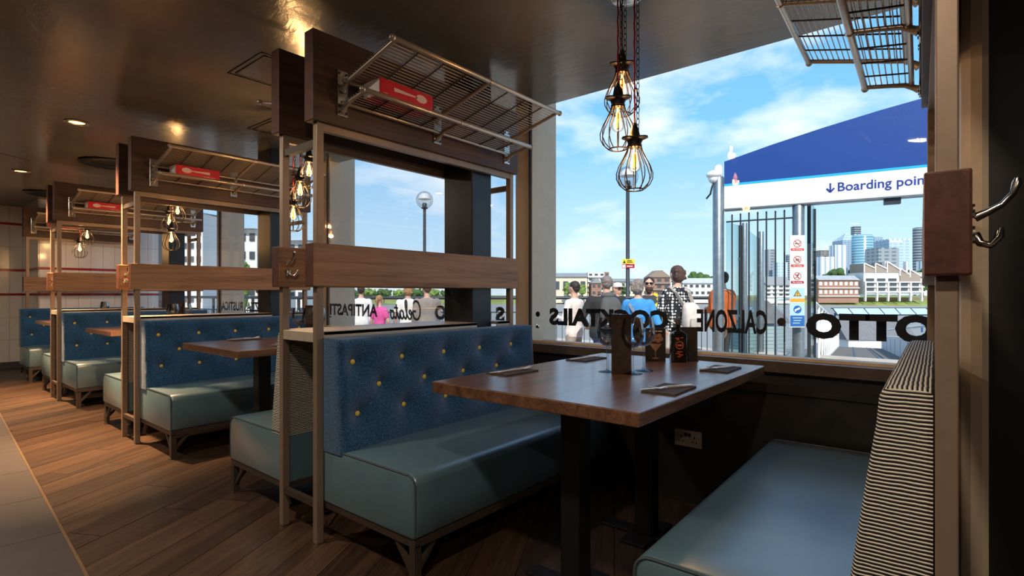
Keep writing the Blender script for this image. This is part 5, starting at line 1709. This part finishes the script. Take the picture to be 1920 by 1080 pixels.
def backpack(p, label, rgb, strap_rgb, dims=(0.15, 0.10, 0.44), z=1.0, cx=0.0, tilt=0.0, name='backpack'):
    pt = p[0]
    s = pt.scale[0]
    t = thing(name, label, 'backpack', pt.location, 0)
    t.rotation_euler = pt.rotation_euler
    t.scale = pt.scale
    mt = cloth(name + '_cloth_%d' % rgb[0], rgb); ms = cloth(name + '_strap_%d' % strap_rgb[0], strap_rgb)
    w, dp, h = dims
    m = MB()
    m.rings([ell(z + h * u, w * a, dp * b, -0.135 - dp * b * 0.92 + 0.0, 20, 3.2) for u, a, b in ((0, 0.80, 0.7), (0.04, 0.95, 0.9), (0.4, 1.0, 1.0), (0.75, 0.95, 0.85), (0.92, 0.78, 0.6), (1.0, 0.5, 0.35))])
    for v in range(len(m.V)): m.V[v] = (m.V[v][0] + cx, m.V[v][1], m.V[v][2])
    m.build('bag', mt, t)
    m = MB()
    m.rings([ell(z + h * u, w * a, 0.03, -0.135 - dp * 1.9, 16, 3.2) for u, a in ((0.06, 0.7), (0.1, 0.78), (0.4, 0.78), (0.46, 0.7))])
    for v in range(len(m.V)): m.V[v] = (m.V[v][0] + cx, m.V[v][1], m.V[v][2])
    m.build('pocket', ms, t)
    for sd in (-1, 1):
        k = MB()
        pts = [(cx + sd * 0.08, -0.15, z + h * 0.9), (sd * 0.105, -0.13, 1.41), (sd * 0.12, -0.03, 1.482), (sd * 0.12, 0.08, 1.42), (sd * 0.125, 0.14, 1.28), (sd * 0.15, 0.11, 1.14), (sd * 0.17, -0.02, 1.06), (cx + sd * 0.1, -0.16, z + 0.06)]
        for a, b in zip(pts[:-1], pts[1:]): k.bar(a, b, 0.042, 0.014, (0, 0.3, 1))
        k.build('strap', ms, t)
    return t
AWAY = YAW
HR_BROWN = plain('brown_hair', (78, 52, 38), 0.6, 0, 0.3, scale=60)
HR_DARK = plain('dark_hair', (46, 34, 30), 0.6, 0, 0.25, scale=60)
HR_GREY = plain('grey_hair', (128, 116, 108), 0.6, 0, 0.35, scale=50)
HR_FAIR = plain('fair_hair', (168, 122, 82), 0.6, 0, 0.3, scale=50)
fold = {-1: ((0.27, 0.02, 1.16), (0.10, 0.22, 1.12)), 1: ((0.27, 0.02, 1.16), (0.06, 0.22, 1.14))}
hold = {-1: ((0.26, 0.02, 1.14), (0.18, 0.26, 1.18)), 1: ((0.25, 0.0, 1.13), (0.22, 0.1, 0.9))}
person(1076, 7.7, 528, 'person in a white blouse standing leftmost behind the lettered window', AWAY + radians(50), cloth('white_blouse', (232, 218, 208)), cloth('beige_trousers', (160, 142, 128)), HR_DARK, hair_style='short', arms=hold, girth=0.95)
p = person(1137, 7.3, 518, 'person with cropped grey hair in a black jacket, seen from behind', AWAY + radians(8), cloth('black_jacket', (44, 44, 44)), M_JEANS, HR_GREY, arms={-1: ((0.37, 0.02, 1.14), (0.24, 0.2, 1.0)), 1: ((0.37, 0.02, 1.14), (0.24, 0.2, 1.0))}, girth=1.42)
backpack(p, 'dark grey backpack on the person in the black jacket', (84, 84, 82), (58, 58, 58), (0.165, 0.09, 0.47), 0.98, name='grey_backpack')
m = MB(); tt = p[0]
m.ball((0, -0.10, 1.47), (0.12, 0.07, 0.05), 14, 8)
m.build('hood', cloth('grey_hood', (92, 92, 90)), tt)
q = person(1158, 8.3, 531, 'person with sunglasses and pale cap half hidden behind the black jacket', AWAY + pi + radians(28), cloth('cream_shirt', (226, 214, 200)), M_JEANS, HR_FAIR, girth=0.95)
MB().lathe(((0.088, 1.69), (0.087, 1.72), (0.07, 1.76), (0.02, 1.775)), n=18).prism([(-0.07, 0.06), (0.07, 0.06), (0.05, 0.16), (-0.05, 0.16)], 1.69, 1.698).build('cap', cloth('pale_cap', (222, 206, 198)), q[0])
def shades(p, hp):
    m = MB()
    for sd in (-1, 1): m.ball(hp((sd * 0.033, 0.094, 1.664)), (0.029, 0.012, 0.021), 12, 8)
    m.bar(hp((-0.02, 0.1, 1.67)), hp((0.02, 0.1, 1.67)), 0.008)
    for sd in (-1, 1): m.bar(hp((sd * 0.06, 0.085, 1.668)), hp((sd * 0.082, -0.01, 1.665)), 0.006)
    m.build('sunglasses', M_SHADES, p)
shades(*q)
b = person(1217, 7.6, 520, 'bearded person with sunglasses in a dark T-shirt, facing the window', AWAY + pi - radians(14), cloth('charcoal_tshirt', (62, 60, 60)), M_JEANS, HR_DARK, SKIN, sleeve='short', girth=1.15, arms={-1: ((0.27, 0.03, 1.12), (0.17, 0.22, 1.05)), 1: ((0.27, 0.03, 1.12), (0.17, 0.22, 1.05))})
shades(*b)
m = MB(); hp = b[1]
m.ball(hp((0, 0.05, 1.575)), (0.062, 0.058, 0.052), 14, 10); m.ball(hp((0, 0.06, 1.54)), (0.042, 0.042, 0.04), 12, 8)
m.build('beard', plain('brown_beard', (70, 44, 34), 0.8, 0, 0.3, scale=80), b[0])
m = MB()
pts = [(0.06, -0.13, 1.3), (-0.02, -0.10, 1.42), (-0.10, -0.03, 1.5), (-0.10, 0.09, 1.42), (-0.085, 0.155, 1.28), (-0.07, 0.165, 1.12), (-0.06, 0.15, 0.98)]
for a, c in zip(pts[:-1], pts[1:]): m.bar(a, c, 0.06, 0.016, (0, 1, 0.2))
m.build('yellow_strap', cloth('yellow_webbing', (236, 196, 30)), b[0], label='broad yellow shoulder strap')
c = person(1197, 6.9, 524, 'person with wavy grey hair in a bright blue jacket', AWAY - radians(28), cloth('bright_blue_jacket', (66, 148, 214)), cloth('navy_trousers', (46, 54, 74)), HR_GREY, hair_style='wavy', girth=0.98, arms={-1: ((0.27, 0.04, 1.13), (0.12, 0.24, 1.08)), 1: ((0.29, 0.02, 1.1), (0.26, 0.16, 0.9))})
m = MB()
pts = [(-0.15, -0.05, 1.455), (-0.06, -0.155, 1.34), (0.06, -0.165, 1.18), (0.17, -0.11, 1.0)]
for a, d_ in zip(pts[:-1], pts[1:]): m.bar(a, d_, 0.036, 0.012, (0, 1, 0.2))
m.build('bag_strap', cloth('grey_webbing', (150, 156, 160)), c[0], label='grey bag strap across the back')
e = person(1268, 6.9, 499, 'tall person with wavy brown hair in a black and white polka-dot blouse', AWAY + radians(20), M_POLKA, cloth('stone_trousers', (196, 186, 172)), HR_BROWN, hair_style='bob', girth=0.86, arms=hold)
backpack(e, 'pale grey backpack hanging from the polka-dot blouse shoulders', (206, 196, 184), (178, 168, 156), (0.125, 0.09, 0.38), 0.90, 0.08, name='pale_backpack')
person(1354, 8.6, 510, 'person in a rust orange jacket behind the left gate post', AWAY + radians(35), cloth('rust_orange_jacket', (190, 92, 40)), cloth('dark_trousers', (54, 50, 52)), HR_DARK, girth=1.35, arms=fold)
person(677, 10.5, 536, 'person with short dark hair in a white shirt outside the second booth', AWAY + radians(12), cloth('white_shirt', (238, 234, 228)), cloth('dark_trousers', (54, 50, 52)), HR_DARK, girth=1.0)
person(712, 10.0, 554, 'child with a brown ponytail in a pink dress outside the second booth', AWAY - radians(20), cloth('pink_dress', (226, 90, 158)), cloth('pink_dress', (226, 90, 158)), HR_FAIR, hair_style='ponytail', skirt=True, girth=0.9, sleeve='short')
person(765, 9.2, 534, 'person with fair hair in a white top outside the second booth', AWAY + radians(15), cloth('white_top', (236, 232, 226)), M_JEANS, HR_FAIR, hair_style='bob', sleeve='short')
g = person(800, 9.0, 531, 'person in a grey coat and white sun hat outside the second booth', AWAY + radians(30), cloth('grey_coat', (150, 138, 128)), cloth('grey_coat', (150, 138, 128)), HR_BROWN, girth=1.2)
MB().lathe(((0.155, 1.70), (0.15, 1.712), (0.09, 1.72), (0.085, 1.78), (0.06, 1.81), (0.01, 1.815)), n=20).build('sun_hat', cloth('white_hat', (240, 238, 232)), g[0])
person(486, 14.0, 538, 'person in pale clothes far off outside the third booth window', AWAY + radians(-40), cloth('pale_shirt', (222, 216, 208)), M_JEANS, HR_DARK)
